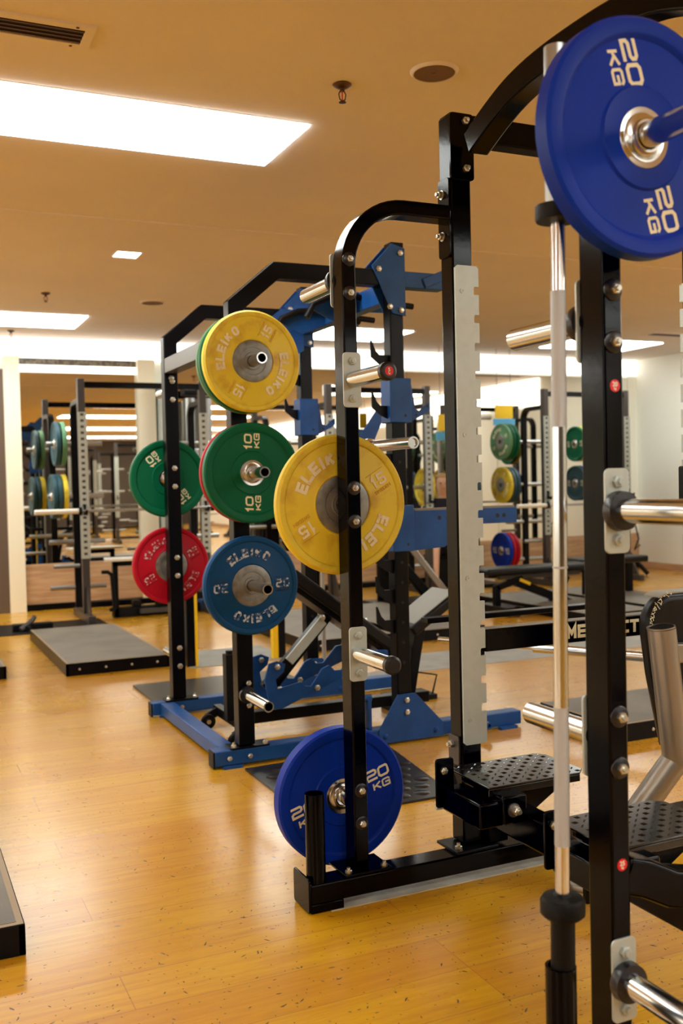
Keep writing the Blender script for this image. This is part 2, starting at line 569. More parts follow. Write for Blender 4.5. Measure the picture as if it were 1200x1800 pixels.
# ------------------------------------------------------------------ the room
CEIL, YW, XR, XL, YB = 2.95, 11.2, 9.75, -7.0, -12.0
struct('floor', MB().box(XL, XR, YB, YW, -0.1, 0), 'floor', 'honey coloured scuffed wooden gym floor')
struct('ceiling', MB().box(XL, XR, YB, YW, CEIL, CEIL + 0.1), 'ceiling', 'tan painted flat ceiling')
struct('wall_back', MB().box(XL - .1, XR + .1, YW, YW + 0.15, -0.1, CEIL + .1), 'wallwhite', 'white wall behind the mirrors')
struct('wall_right', MB().box(XR, XR + 0.15, YB - .1, YW + .1, -0.1, CEIL + .1), 'wallwhite', 'plain white side wall at right')
struct('wall_left', MB().box(XL - 0.15, XL, YB - .1, YW + .1, -0.1, CEIL + .1), 'wallwhite')
struct('wall_front', MB().box(XL - .1, XR + .1, YB - .15, YB, -0.1, CEIL + .1), 'wallbrown')
for i in range(4):  # added panes, not real windows: side light for right wall, ceiling and posts
    struct('wall_pane_%d' % (i + 5), MB().box(XL, XL + .03, -5.2 + i * 4.0, -2.0 + i * 4.0, 1.0, 2.6), 'sidefill', 'added glowing pane on the unseen left wall')
struct('baseboard_right', MB().box(XR - 0.02, XR, YB, YW, 0, 0.10), 'woodpanel', 'wooden skirting along the right wall')
# bright band under the ceiling
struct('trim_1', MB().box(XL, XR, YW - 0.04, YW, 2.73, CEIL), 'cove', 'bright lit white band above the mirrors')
struct('trim_2', MB().box(1.34, 2.60, YW - 0.03, YW, 2.655, 2.73), 'grille', 'narrow grey grille strip above left mirror')
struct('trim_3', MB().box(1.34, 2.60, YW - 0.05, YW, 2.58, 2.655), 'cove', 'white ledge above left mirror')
# wood panelling under mirrors
struct('trim_4', MB().box(1.34, XR, YW - 0.05, YW, 0.07, 0.50), 'woodpanel', 'beige wooden panelling below the mirrors')
struct('baseboard_back', MB().box(1.15, XR, YW - 0.06, YW, 0.0, 0.07), 'blacksatin', 'dark skirting along the mirror wall')
# piers
struct('trim_5', MB().box(1.17, 1.335, YW - 0.10, YW, 0.0, 2.74), 'pier', 'cream pier at the left edge of the mirrors')
struct('trim_6', MB().box(2.605, 2.80, YW - 0.10, YW, 0.0, 2.74), 'pier', 'cream pier between two mirrors')
struct('trim_7', MB().box(0.2, 1.17, YW - 0.07, YW, 0.0, 2.60), 'darkwood', 'dark brown panel left of the cream pier')
struct('trim_8', MB().box(2.82, 3.0, YW - 0.25, YW, 0.0, 2.42).box(2.80, 3.02, YW - 0.27, YW, 2.42, 2.45), 'silver', 'grey column with a cream ledge beside the pier')
# mirrors: flat panes on the wall
for i, (x0, x1, z0, z1) in enumerate(((1.335, 2.605, 0.50, 2.58), (3.0, 5.2, 0.50, 2.70), (5.2, 7.4, 0.50, 2.70), (7.4, 9.60, 0.50, 2.70))):
    struct('wall_pane_%d' % (i + 1), MB().box(x0 + .003, x1 - .003, YW - 0.02, YW - 0.002, z0, z1), 'mirror', 'tall wall mirror pane')
struct('trim_9', MB().box(9.60, XR, YW - 0.03, YW, 0.5, 2.73), 'wallwhite')
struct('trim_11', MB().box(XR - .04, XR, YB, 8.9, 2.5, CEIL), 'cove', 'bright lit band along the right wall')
struct('trim_10', MB().box(XL, XR, 6.13, 6.15, CEIL - 0.006, CEIL), 'ceiling', 'shallow joint line across the ceiling')

# ceiling light panels
def light_panel(x0, x1, y0, y1, label, group='long white ceiling light panels'):
    t = thing('ceiling_light_panel', ((x0 + x1) / 2, (y0 + y1) / 2, CEIL), label, 'ceiling light', group)
    MB().box(x0, x1, y0, y1, CEIL - 0.012, CEIL - 0.002).build('diffuser', 'panel', t)
    MB().prism([(x0 - .012, y0 - .012), (x1 + .012, y0 - .012), (x1 + .012, y1 + .012), (x0 - .012, y1 + .012)], 'xy', CEIL - 0.002, CEIL + 0.0).build('frame', 'ceiling', t)
    return t
light_panel(-1.6, 1.822, 4.24, 4.84, 'largest white rectangular ceiling light panel, at upper left', None)
light_panel(-1.6, 1.80, 9.63, 10.39, 'white ceiling light panel at far left by the mirror wall', None)
light_panel(3.45, 5.30, 9.60, 10.40, 'far white ceiling light panel seen between the blue frames', None)
light_panel(7.49, 8.79, 9.57, 10.33, 'far white ceiling light panel near the right wall corner', None)
OV = 'long ceiling light panel further along the gym, two added as fill'
for x0, x1, y0, y1 in ((3.85, 8.0, 2.05, 2.65), (-5.6, -3.0, 4.24, 4.84), (-5.6, -3.0, 9.63, 10.39),
                       (7.7, 9.3, 5.4, 6.4), (0.2, 1.9, -1.0, -.3), (3.6, 8.0, -.95, -.2), (-5.6, -3.0, -1.3, -.7),  # first two in this row added unseen, to brighten right side and plate fronts
                       (3.6, 9.0, -5.6, -4.6), (-1.6, 1.82, -5.6, -4.8), (4.5, 9.0, -10.0, -9.2)):
    light_panel(x0, x1, y0, y1, OV, 'ceiling light panels outside the picture')

def downlight(x, y, label):
    t = thing('downlight', (x, y, CEIL), label, 'ceiling light')
    MB().box(x - .08, x + .08, y - .08, y + .08, CEIL - .006, CEIL - .001).build('lens', 'panel', t)
    MB().prism([(x - .095, y - .095), (x + .095, y - .095), (x + .095, y + .095), (x - .095, y + .095)], 'xy', CEIL - .003, CEIL).build('trim_ring', 'ceiling', t)
downlight(1.60, 7.04, 'small square ceiling downlight left of the black racks')

def ceiling_vent(x0, x1, y0, y1, label, n=4):
    t = thing('ceiling_vent', ((x0 + x1) / 2, (y0 + y1) / 2, CEIL), label, 'vent')
    MB().box(x0, x1, y0, y1, CEIL - .004, CEIL - .001).build('vent_opening', 'dark', t)
    f = MB()
    e = .035
    f.box(x0 - e, x1 + e, y0 - e, y0, CEIL - .008, CEIL).box(x0 - e, x1 + e, y1, y1 + e, CEIL - .008, CEIL)
    f.box(x0 - e, x0, y0, y1, CEIL - .008, CEIL).box(x1, x1 + e, y0, y1, CEIL - .008, CEIL)
    f.build('frame', 'ceiling', t)
    for k in range(n):
        y = y0 + (k + .5) * (y1 - y0) / n
        MB().box(x0, x1, y - .005, y + .005, CEIL - .008, CEIL - .002).build('slat', 'ceilingmetal', t)
    for sx in (x1 - 0.03,):
        for yy in (y0 - .018, y1 + .018):
            MB().cyl((sx, yy, CEIL - .010), (sx, yy, CEIL - .006), .006, n=10).build('screw', 'ceilingmetal', t)
ceiling_vent(-0.1, 0.705, 3.655, 3.775, 'slatted air vent in the ceiling at top left corner')
ceiling_vent(8.1, 9.3, 8.95, 9.10, 'linear slot vent in the ceiling near the right wall', 2)

def ceiling_speaker(x, y, r, label):
    t = thing('ceiling_speaker', (x, y, CEIL), label, 'speaker')
    MB().lathe([(0, .008), (r * .1, .008), (r * .12, .004), (r * .93, .004), (r * .95, 0)], (x, y, CEIL - .012), (0, 0, 1)).build('grille', 'speaker', t)
    MB().lathe([(r * .94, .001), (r, .001), (r * 1.12, .010), (r * 1.12, .012), (r * .94, .012), (r * .94, .001)], (x, y, CEIL - .012), (0, 0, 1)).build('rim', 'ceiling', t)
ceiling_speaker(2.062, 3.517, 0.088, 'round brown ceiling speaker near the top of the rack')
ceiling_speaker(2.209, 8.77, 0.10, 'flat round ceiling disc far off above the bent black rack beams')

def sprinkler(x, y, label):
    t = thing('fire_sprinkler', (x, y, CEIL), label, 'sprinkler')
    z = CEIL
    MB().lathe([(0, 0), (.036, 0), (.040, .004), (.030, .012), (.014, .018), (0, .018)], (x, y, z), (0, 0, -1)).build('escutcheon', 'ceilingmetal', t)
    f = MB()
    f.cyl((x, y, z - .015), (x, y, z - .03), .010, n=12)
    for s in (-1, 1):
        f.tube([(x + s * .008, y, z - .028), (x + s * .016, y, z - .042), (x + s * .012, y, z - .062), (x, y, z - .07)], .0028, 8)
    f.build('frame_arms', 'ceilingmetal', t)
    MB().cyl((x, y, z - .03), (x, y, z - .066), .003, n=8).build('bulb', 'stickerred', t)
    MB().lathe([(0, 0), (.014, 0), (.016, .003), (0, .004)], (x, y, z - .072), (0, 0, -1), 16).build('deflector', 'ceilingmetal', t)
sprinkler(1.77, 3.771, 'bronze fire sprinkler on the ceiling left of the round speaker')
sprinkler(1.269, 8.628, 'small distant fire sprinkler above the far left light panel')
sprinkler(1.223, 10.75, 'farthest fire sprinkler, just above the left white wall band')
sprinkler(4.22, 7.95, 'fire sprinkler right of the notched silver strip')

# ------------------------------------------------------------------ weight plates
def text_fn(cx, cy, rot, y, flip=1):
    ca, sa = math.cos(rot), math.sin(rot)
    def fn(a, b, d):
        return (cx + a * ca - b * sa, y - d, cy + a * sa + b * ca)
    return fn

STYLE = {'bumper': 0.068, 'thinbumper': 0.045, 'comp': 0.046}
def weight_plate(style, colour, num, angle, loc, label, rotz=0.0, group=None, t=None, R=0.225, let=None, bigmark=1.0, hub=None, name='weight_plate', plain=False):
    """disc whose axis is local y, printed face at -y"""
    t = t or STYLE[style]
    h = t / 2
    root = thing(name, (0, 0, 0), label, 'weight plate', group)
    if style == 'comp':
        face = [(.094, -h + .002), (.098, -h), (.104, -h + .004), (.192, -h + .004), (.197, -h + .005), (.200, -h + .001), (.203, -h), (.217, -h), (.225, -h + .010)]
        hr = .094
    else:
        face = [(.058, -h + .006), (.091, -h + .005), (.095, -h + .004), (.099, -h + .009), (.184, -h + .009), (.190, -h + .002), (.194, -h), (.218, -h), (.225, -h + .006)]
        hr = .056
    face = [(r * R / .225 if r > .1 else r, y) for r, y in face]
    prof = face + [(r, -y) for r, y in face[::-1]] + [face[0]]
    MB().lathe(prof, (0, 0, 0), (0, 1, 0), 72).build('rubber_disc', colour, root)
    hb = MB()
    hm = hub or ('hubgrey' if style == 'comp' else 'hubchrome')
    if style == 'comp':
        hf = [(.0262, -h - .001), (.038, -h - .001), (.040, -h + .003), (.060, -h + .004), (.062, -h + .002), (.088, -h + .001), (.0945, -h + .004)]
    else:
        hf = [(.0262, -h - .006), (.031, -h - .006), (.033, -h + .001), (.036, -h + .003), (.046, -h + .004), (.047, -h + .006), (.057, -h + .005), (.0595, -h + .009)]
    hb.lathe(hf + [(r, -y) for r, y in hf[::-1]] + [hf[0]], (0, 0, 0), (0, 1, 0), 48)
    hb.build('steel_hub', hm, root)
    if plain:
        pass
    elif style != 'comp':
        yf = -h + .0095
        for s in (-1, 1):
            ca, sa = math.cos(angle), math.sin(angle)
            cx, cz = s * .1395 * ca, s * .1395 * sa
            up = (-sa, ca)
            L = MB()
            L.glyphs(num, .0375 * bigmark, text_fn(cx + up[0] * .017, cz + up[1] * .017, angle, yf), wd=.92, st=.205, gap=.30, slant=.08)
            L.glyphs('KG', .028 * bigmark, text_fn(cx - up[0] * .024 + ca * .004, cz - up[1] * .024 + sa * .004, angle, yf), wd=.92, st=.21, gap=.30, slant=.08)
            L.build('weight_marking', let or 'letter', root, smooth=False)
    else:
        yf = -h + .0032
        word = 'ELEIKO'
        for s in (0, PI):
            L = MB()
            offs = (-2.62, -1.62, -.62, .20, 1.02, 2.14)
            for i, ch in enumerate(word):
                a = angle + s + PI / 2 - offs[i] * math.radians(14.4)
                r = .150
                L.glyphs(ch, .041, text_fn(r * math.cos(a), r * math.sin(a), a - PI / 2, yf), wd=.50, st=.25, depth=.003)
            L.build('brand_lettering', let or 'letterwhite', root, smooth=False)
        for s in (0, PI):
            ro = angle + s
            up = (-math.sin(ro), math.cos(ro))
            cx, cz = .148 * math.cos(ro), .148 * math.sin(ro)
            MB().glyphs(num, .040, text_fn(cx, cz, ro, yf), wd=.56, st=.19, depth=.003, gap=.34).build('weight_marking', let or 'letterwhite', root, smooth=False)
            E3 = MB()
            E3.text('SWEDEN', .016, .0018, text_fn(cx - up[0] * .034, cz - up[1] * .034, ro, yf), bold=.0003)
            ax, az = math.cos(ro), math.sin(ro)
            p = Vector((cx + up[0] * .029, yf, cz + up[1] * .029))
            E3.beam(p - Vector((ax, 0, az)) * .034, p + Vector((ax, 0, az)) * .034, .0015, .0022, (0, -1, 0))
            E3.build('embossed_marking', 'emboss' if colour == 'yellow' else ('embossblue' if colour == 'bluecomp' else colour), root, smooth=False)
    root.location = loc
    root.rotation_euler = (0, 0, rotz)
    return root

def weight_peg(root, p, d, length, z_plate=True, r=.0245, cap='washer', plate=True, collar=False, sticker=None, hollow=False, plate_h=.17):
    """chrome storage peg on a bolted base plate; p = foot of the peg on the post's face, d = unit direction"""
    p, d = Vector(p), Vector(d).normalized()
    q = p + d * length
    a = p + d * .006
    pg = MB()
    if hollow:
        pg.lathe([(r * .75, length - .05), (r * .75, length), (r, length), (r, 0), (r * .75, 0)], p, d, 32)
    else:
        pg.lathe([(0, .0), (r, .0), (r, length - .004), (r - .003, length), (0, length)], p, d, 32)
    o = pg.build('weight_peg', 'chrome', root)
    if plate:
        m = MB()
        poly = rrect(p.x - .030, p.x + .030, p.z - plate_h / 2, p.z + plate_h / 2, .012)
        m.prism(poly, 'xz', min(p.y, a.y), max(p.y, a.y))
        m.build('base_plate', 'silver', o, .001)
        for s in (-1, 1):
            MB().hexbolt(a + Vector((0, 0, s * (plate_h / 2 - .027))), d, .013, .008).build('bolt', 'silver', o)
    if collar:
        MB().lathe([(r, .006), (r + .014, .006), (r + .016, .010), (r + .014, .028), (r, .030)], p, d, 32).build('collar', 'washer', o)
    if cap:
        MB().lathe([(0, length + .008), (r - .004, length + .008), (r + .003, length + .003), (r + .003, length - .012), (r, length - .012)], p, d, 32).build('end_cap', cap, o)
    if sticker:
        sticker_disc(o, q + d * .0085, sticker, .014)
    return o

def sticker_disc(parent, c, num, r):
    """round red weight sticker facing -y"""
    st = MB().cyl((c[0], c[1], c[2]), (c[0], c[1] - .0006, c[2]), r, n=24).build('weight_sticker', 'stickerred', parent)
    L = MB()
    L.text(num, r * 1.05, .0004, text_fn(c[0], c[2] + r * .2, 0, c[1] - .0009), bold=.0004)
    L.text('kg', r * .55, .0004, text_fn(c[0], c[2] - r * .45, 0, c[1] - .0009), bold=.0002)
    L.build('sticker_digits', 'white', parent, smooth=False)
    return st

def through_bolts(root, x, y, zs, washer=True):
    """bolts on the camera-side face (-y)"""
    for z in zs:
        w_ = MB().lathe([(0, 0), (.022, 0), (.022, .003), (.019, .005), (0, .005)], (x, y, z), (0, -1, 0), 28).build('washer', 'washer', root) if washer else None
        MB().hexbolt((x, y - (.005 if washer else 0), z), (0, -1, 0), .011, .010).build('bolt', 'zinc', w_ or root)

# ------------------------------------------------------------------ NEAR BLACK RACK
YN, YF = 1.58, 2.80            # camera-side faces of the near and the far frame
PX = 1.3235
RK = thing('power_rack', (1.6, 2.2, 0), 'glossy black power rack with notched silver strip, nearest the camera', 'power rack')
OUT, INN = (1.940, 1.233, 0.285), (1.62, 0.767)

def curve_brace(y0, y1, name='storage_post'):
    path = [(PX, 0.09), (PX, 1.97)] + arc(PX + .2, 1.97, .2, 180, 90, 12)[1:] + [(1.695, 2.17)]
    return MB().prism(band(path, .047), 'xz', y0, y1)

for (yf, side) in ((YN, 'n'), (YF, 'f')):
    yb = yf + .075
    curve_brace(yf, yb).build('storage_post', 'black', RK, .005)
    MB().box(1.695, 1.77, yf, yb, .10, 2.49).build('upright', 'black', RK, .006)
    MB().box(1.699, 1.766, yf + .004, yb - .004, 2.49, 2.494).build('end_cap', 'blacksatin', RK, .002)
    MB().box(1.125, 2.82, yf - .050, yf + .035 + .0, .028, .088).build('base_beam', 'black', RK, .005)
    # lipped end plate on the beam
    e = MB().prism(rrect(yf - .052, yf + .075, .002, .108, .012), 'yz', 1.118, 1.126)
    e.box(1.126, 1.235, yf - .050, yf + .02, .0, .028)
    e.build('end_plate', 'black', RK, .003)
    MB().box(2.6, 2.8, yf - .05, yf + .03, .0, .028).build('foot_pad', 'blackmatte', RK, .003)
    # base plates with bolts
    MB().box(1.245, 1.405, yf - .046, yf + .085, .088, .096).build('base_plate', 'black', RK, .002)
    for bx in (1.262, 1.385):
        MB().hexbolt((bx, yf - .028, .096), (0, 0, 1), .011, .010).build('bolt', 'zinc', RK)
    MB().box(1.64, 1.80, yf - .046, yf + .085, .088, .098).build('base_plate', 'blacksatin', RK, .002)
    MB().hexbolt((1.662, yf - .02, .098), (0, 0, 1), .012, .012).build('bolt', 'zinc', RK)
    # holder tube for an upright bar
    MB().lathe([(.0245, .27), (.0245, .0), (.030, .0), (.030, .27), (.0245, .27)], (1.157, yf - .018, .088), (0, 0, 1), 36).build('bar_holder', 'black', RK)
    # top mounting plates
    MB().prism(rrect(yf + .003, yb - .003, 2.03, 2.285, .012), 'yz', 1.687, 1.695).build('mounting_plate', 'black', RK, .001)
    for z in (2.236, 2.100):
        w_ = MB().lathe([(0, 0), (.015, 0), (.015, .003), (0, .003)], (1.687, yf + .045, z), (-1, 0, 0), 24).build('washer', 'zinc', RK)
        MB().hexbolt((1.684, yf + .045, z), (-1, 0, 0), .012, .012).build('bolt', 'zinc', w_)
    # second pair of uprights at the open side
    MB().box(2.735, 2.81, yf, yb, .10, 2.49).build('upright', 'black', RK, .006)
    MB().box(1.77, 2.735, yf + .005, yb - .005, 2.41, 2.495).build('top_beam', 'black', RK, .005)

# notched silver strips (J-hook rails)
def notched(x0, x1, y0, y1, flip=False):
    pts = [(x0, .432)]
    n = 16
    right = []
    for k in range(n):
        z = .550 + k * .0913
        right += [(x1, z - .013), (x1 - .019, z - .013), (x1 - .019, z + .008), (x1 - .016, z + .013), (x1, z + .013)]
    poly = [(x0 + .008, .430), (x1 - .006, .430), (x1, .436)] + right + [(x1, 1.992), (x1 - .008, 2.0), (x0 + .008, 2.0), (x0, 1.992), (x0, .438)]
    if flip:
        poly = [(x0 + x1 - a, b) for a, b in poly][::-1]
    return MB().prism(poly, 'xz', y0, y1)
for (y0, y1) in ((YF - .009, YF), ):
    s_ = notched(1.699, 1.787, y0, y1).build('notched_strip', 'silver', RK)
    for z in (1.917, 1.45, .98, .511):
        MB().lathe([(0, 0), (.008, 0), (.008, .002), (.0035, .002), (.0035, .0005), (0, .0005)], (1.724, y0, z), (0, -1, 0), 20).build('screw', 'silver', s_)
    notched(2.652, 2.74, y0, y1, True).build('notched_strip', 'silver', RK)
notched(1.699, 1.787, YN + .075, YN + .084).build('notched_strip', 'silver', RK)
MB().prism(rrect(2.625, 2.69, 1.20, 1.335, .008), 'xz', YF - .06, YF - .01).build('hook', 'blackmatte', RK, .003)

# low gusset plate on the far upright's left face
MB().prism(rrect(YF + .012, YF + .078, .36, .455, .01), 'yz', 1.689, 1.695).build('mounting_plate', 'greysteel', RK, .001)
MB().hexbolt((1.689, YF + .052, .425), (-1, 0, 0), .013, .012).build('bolt', 'zinc', RK)
MB().prism([(1.64, .20), (1.70, .20), (1.70, .335), (1.685, .335)], 'xz', YF + .08, YF + .095).build('gusset', 'silver', RK, .001)

# storage pegs
def A_peg(yf, z, toward, label_plate=True, **kw):
    if toward < 0:
        return weight_peg(RK, (PX, yf, z), (0, -1, 0), kw.pop('length', .265), **kw)
    o = weight_peg(RK, (PX, yf + .075, z), (0, 1, 0), kw.pop('length', .24), **kw)
    through_bolts(RK, PX, yf, (z + .052, z - .052))
    return o
A_peg(YN, OUT[0], -1, length=.34, collar=False)
A_peg(YN, OUT[1], -1, length=.30, collar=True)
A_peg(YN, OUT[2], -1, length=.30, collar=True)
A_peg(YN, INN[0], 1, length=.262, collar=True, cap=None, hollow=True)
A_peg(YN, INN[1], 1, length=.225, cap=None, hollow=True)
A_peg(YF, INN[0], -1, length=.245, sticker='5')
A_peg(YF, INN[1], -1, length=.235)
A_peg(YF, OUT[0], 1, length=.27, collar=True, cap=None, hollow=True)
A_peg(YF, OUT[1], 1, length=.27, plate=False)
A_peg(YF, OUT[2], 1, length=.30, plate=False)
# red stickers on the near post
for z, n_ in ((1.482, '20'), (.518, '25')):
    sticker_disc(RK, (PX + .002, YN - .0003, z), n_, .0125)

# pull-up arch between the frames
half = [(YF + .0, 2.385), (2.55, 2.452), (2.42, 2.470), (2.2275, 2.480)]
arcp = [(2.83, 2.345), (2.72, 2.365), (2.60, 2.415), (2.50, 2.448), (2.40, 2.466), (2.30, 2.474), (2.19, 2.476)]
arcp = arcp + [(4.38 - y, z) for y, z in arcp[-2::-1]]
def smooth_path(p, k=4):
    out = []
    for i in range(len(p) - 1):
        a, b, c, d = (Vector(p[max(i - 1, 0)]), Vector(p[i]), Vector(p[i + 1]), Vector(p[min(i + 2, len(p) - 1)]))
        for j in range(k):
            t = j / k
            out.append(tuple(.5 * ((2 * b) + (c - a) * t + (2 * a - 5 * b + 4 * c - d) * t * t + (-a + 3 * b - 3 * c + d) * t ** 3)))
    return out + [tuple(p[-1])]
MB().prism(band(smooth_path(arcp[1:-1]), .078), 'yz', 1.703, 1.775).build('pull_up_arch', 'black', RK, .006)
for yy, s in ((YF, -1), (YN + .075, 1)):
    y0, y1 = (yy - .010, yy) if s < 0 else (yy, yy + .010)
    MB().prism(rrect(1.69, 1.778, 2.275, 2.49, .012), 'xz', y0, y1).build('mounting_plate', 'black', RK, .001)
    if s < 0:
        for z in (2.465, 2.312):
            MB().hexbolt((1.745, y0, z), (0, -1, 0), .012, .013).build('bolt', 'zinc', RK)
MB().beam((1.74, 2.19, 2.40), (2.73, 2.19, 2.40), .06, .05).build('pull_up_bar', 'black', RK, .006)
MB().box(1.77, 2.69, 2.27, 2.34, 2.40, 2.48).build('top_beam', 'black', RK, .005)

# lower cross beam, steps and brackets
MB().box(1.70, 1.775, YN + .075, YF, .205, .300).build('cross_beam', 'black', RK, .008)
MB().box(1.695, 1.78, 2.165, 2.185, .14, .315).box(1.695, 1.78, 2.10, 2.12, .15, .31).build('clamp_plate', 'black', RK, .003)
MB().box(1.774, 1.85, YF - .03, YF + .045, .098, .33).build('support_post', 'black', RK, .005)
MB().box(1.700, 1.785, YF - .06, YF + .0, .19, .34).build('bracket', 'black', RK, .004)

def tread_step(x0, x1, y0, y1, z):
    st = MB()
    poly = [(x0, y0), (x1 - .03, y0), (x1, y0 + .03), (x1, y1 - .03), (x1 - .03, y1), (x0 + .02, y1), (x0 + .02, y1 - .03), (x0, y1 - .03)]
    st.prism(poly, 'xy', z - .006, z)
    st.box(x0, x1 - .03, y0, y0 + .004, z - .028, z - .006)
    o = st.build('step_plate', 'stepblack', RK, .003)
    g = MB()
    g.prism([(x1 - .02, z - .03), (x0 + .10, z - .03), (x0 + .10, z - .15), (x0 + .16, z - .14)], 'xz', y0 + .06, y0 + .066)
    g.prism([(x1 - .02, z - .03), (x0 + .10, z - .03), (x0 + .10, z - .15), (x0 + .16, z - .14)], 'xz', y1 - .066, y1 - .06)
    g.box(x0 + .02, x1 - .02, y0 + .06, y1 - .06, z - .03, z - .006)
    g.build('step_bracket', 'black', RK, .001)
    t_ = MB()
    nx, ny = 11, 8
    for i in range(nx):
        for j in range(ny):
            cx = x0 + .035 + i * (x1 - x0 - .06) / (nx - 1)
            cy = y0 + .02 + j * (y1 - y0 - .04) / (ny - 1)
            a = .6 if (i + j) % 2 else -.6
            dx, dy = math.cos(a) * .011, math.sin(a) * .011
            px_, py_ = -dy * .28, dx * .28
            t_.add([(cx - dx, cy - dy, z), (cx - px_, cy - py_, z), (cx + dx, cy + dy, z), (cx + px_, cy + py_, z), (cx, cy, z + .0035), (cx, cy, z - .001)],
                   [(0, 1, 4), (1, 2, 4), (2, 3, 4), (3, 0, 4), (1, 0, 5), (2, 1, 5), (3, 2, 5), (0, 3, 5)])
    t_.build('tread_pattern', 'stepblack', o, smooth=False)
tread_step(1.60, 1.965, 2.495, 2.745, .385)
tread_step(1.60, 1.965, 1.93, 2.185, .385)
for yy in (2.495, 1.93):
    MB().prism(rrect(1.535, 1.60, .275, .43, .01), 'xz', yy + .20, yy + .208).build('bracket_plate', 'black', RK, .002)
    MB().hexbolt((1.562, yy + .20, .392), (0, -1, 0), .012, .010).build('bolt', 'zinc', RK)
    MB().box(1.555, 1.635, yy - .02, yy + .20, .27, .345).build('bracket_tube', 'black', RK, .006)
    MB().box(1.63, 1.715, yy - .03, yy + .10, .275, .36).build('bracket_tube', 'black', RK, .006)
    w_ = MB().lathe([(0, 0), (.021, 0), (.021, .004), (0, .004)], (1.665, yy - .030, .318), (0, -1, 0), 28).build('washer', 'chromedull', RK)
    MB().hexbolt((1.672, yy - .034, .316), (0, -1, 0), .013, .013).build('bolt', 'zinc', w_)

# bent tube low on the near frame
bt = [(1.345, .487), (1.40, .470), (1.47, .435), (1.55, .418), (1.70, .412)]
MB().prism(band(bt, .078), 'xz', YN + .008, YN + .068).build('bent_brace', 'black', RK, .008)

# long safety arm with lettering
MB().box(1.787, 2.655, YF - .012, YF + .045, .732, .806).box(1.74, 1.79, YF + .0, YF + .03, .72, .74).build('safety_arm', 'black', RK, .003)
MB().box(1.79, 2.65, YF - .010, YF + .043, .806, .8075).build('arm_top_liner', 'padtop', RK)
for wd_, x_ in (('ME', 2.158), ('CT', 2.388)):
    MB().glyphs(wd_, .046, text_fn(x_, .770, 0, YF - .0125), wd=.62, st=.24, depth=.0012, gap=.36).build('arm_lettering', 'letter', RK, smooth=False)
MB().box(1.80, 2.62, YF + .40, YF + .45, .775, .795).build('safety_arm', 'blacksatin', RK, .003)

# plates stored on the near rack
weight_plate('bumper', 'bluebump', '20', math.radians(-73), (PX, YN - .080, OUT[0] - .0005), 'blue 20 kg bumper plate high on the nearest post at top right', t=.045)
weight_plate('comp', 'yellow', '15', math.radians(31), (PX, YF + .075 + .028, OUT[1]), 'large yellow 15 kg plate behind the middle black post', t=.042)
weight_plate('bumper', 'bluebump', '20', math.radians(17), (PX, YF + .075 + .085, OUT[2] - .005), 'blue 20 kg bumper plate just above the floor behind the black post', t=.052)

# barbell standing upright in the near holder
BB = thing('barbell', (1.157, YN - .022, .10), 'chrome barbell standing upright in a black floor holder at right', 'barbell')
bx, by = 1.157, YN - .022
def shaft(z0, z1, r, m, nm='shaft'):
    return MB().cyl((bx, by, z0), (bx, by, z1), r, n=32).build(nm, m, BB)
shaft(.49, 1.80, .0140, 'chrome')
shaft(1.398, 1.656, .0146, 'knurl', 'knurled_grip')
shaft(.593, .861, .0146, 'knurl', 'knurled_grip')
MB().lathe([(.0138, 1.128), (.0146, 1.128), (.0146, 1.132), (.0138, 1.132)], (bx, by, 0), (0, 0, 1)).build('marking_ring', 'knurl', BB)
MB().lathe([(0, .455), (.036, .455), (.043, .462), (.043, .486), (.038, .494), (.018, .497), (.014, .502)], (bx, by, 0), (0, 0, 1), 40).build('collar', 'blackmatte', BB)
MB().lathe([(0, .10), (.0235, .10), (.0235, .455)], (bx, by, 0), (0, 0, 1), 32).build('sleeve', 'blackmatte', BB)
MB().lathe([(.014, 1.788), (.040, 1.788), (.042, 1.793), (.042, 1.817), (.026, 1.822)], (bx, by, 0), (0, 0, 1), 40).build('collar', 'blackmatte', BB)
MB().lathe([(.022, 1.822), (.0235, 1.83), (.0235, 2.115), (.0, 2.12)], (bx, by, 0), (0, 0, 1), 32).build('sleeve', 'chromedull', BB)

BB.rotation_euler = (0, .0115, 0)
tag(MB().box(1.19, 1.86, 2.745, 2.86, 0, .0015).box(1.86, 2.75, 2.75, 3.04, 0, .0015).build('floor_tape', 'tape'), 'pale worn strip on the floor under the black base beam', 'floor tape')

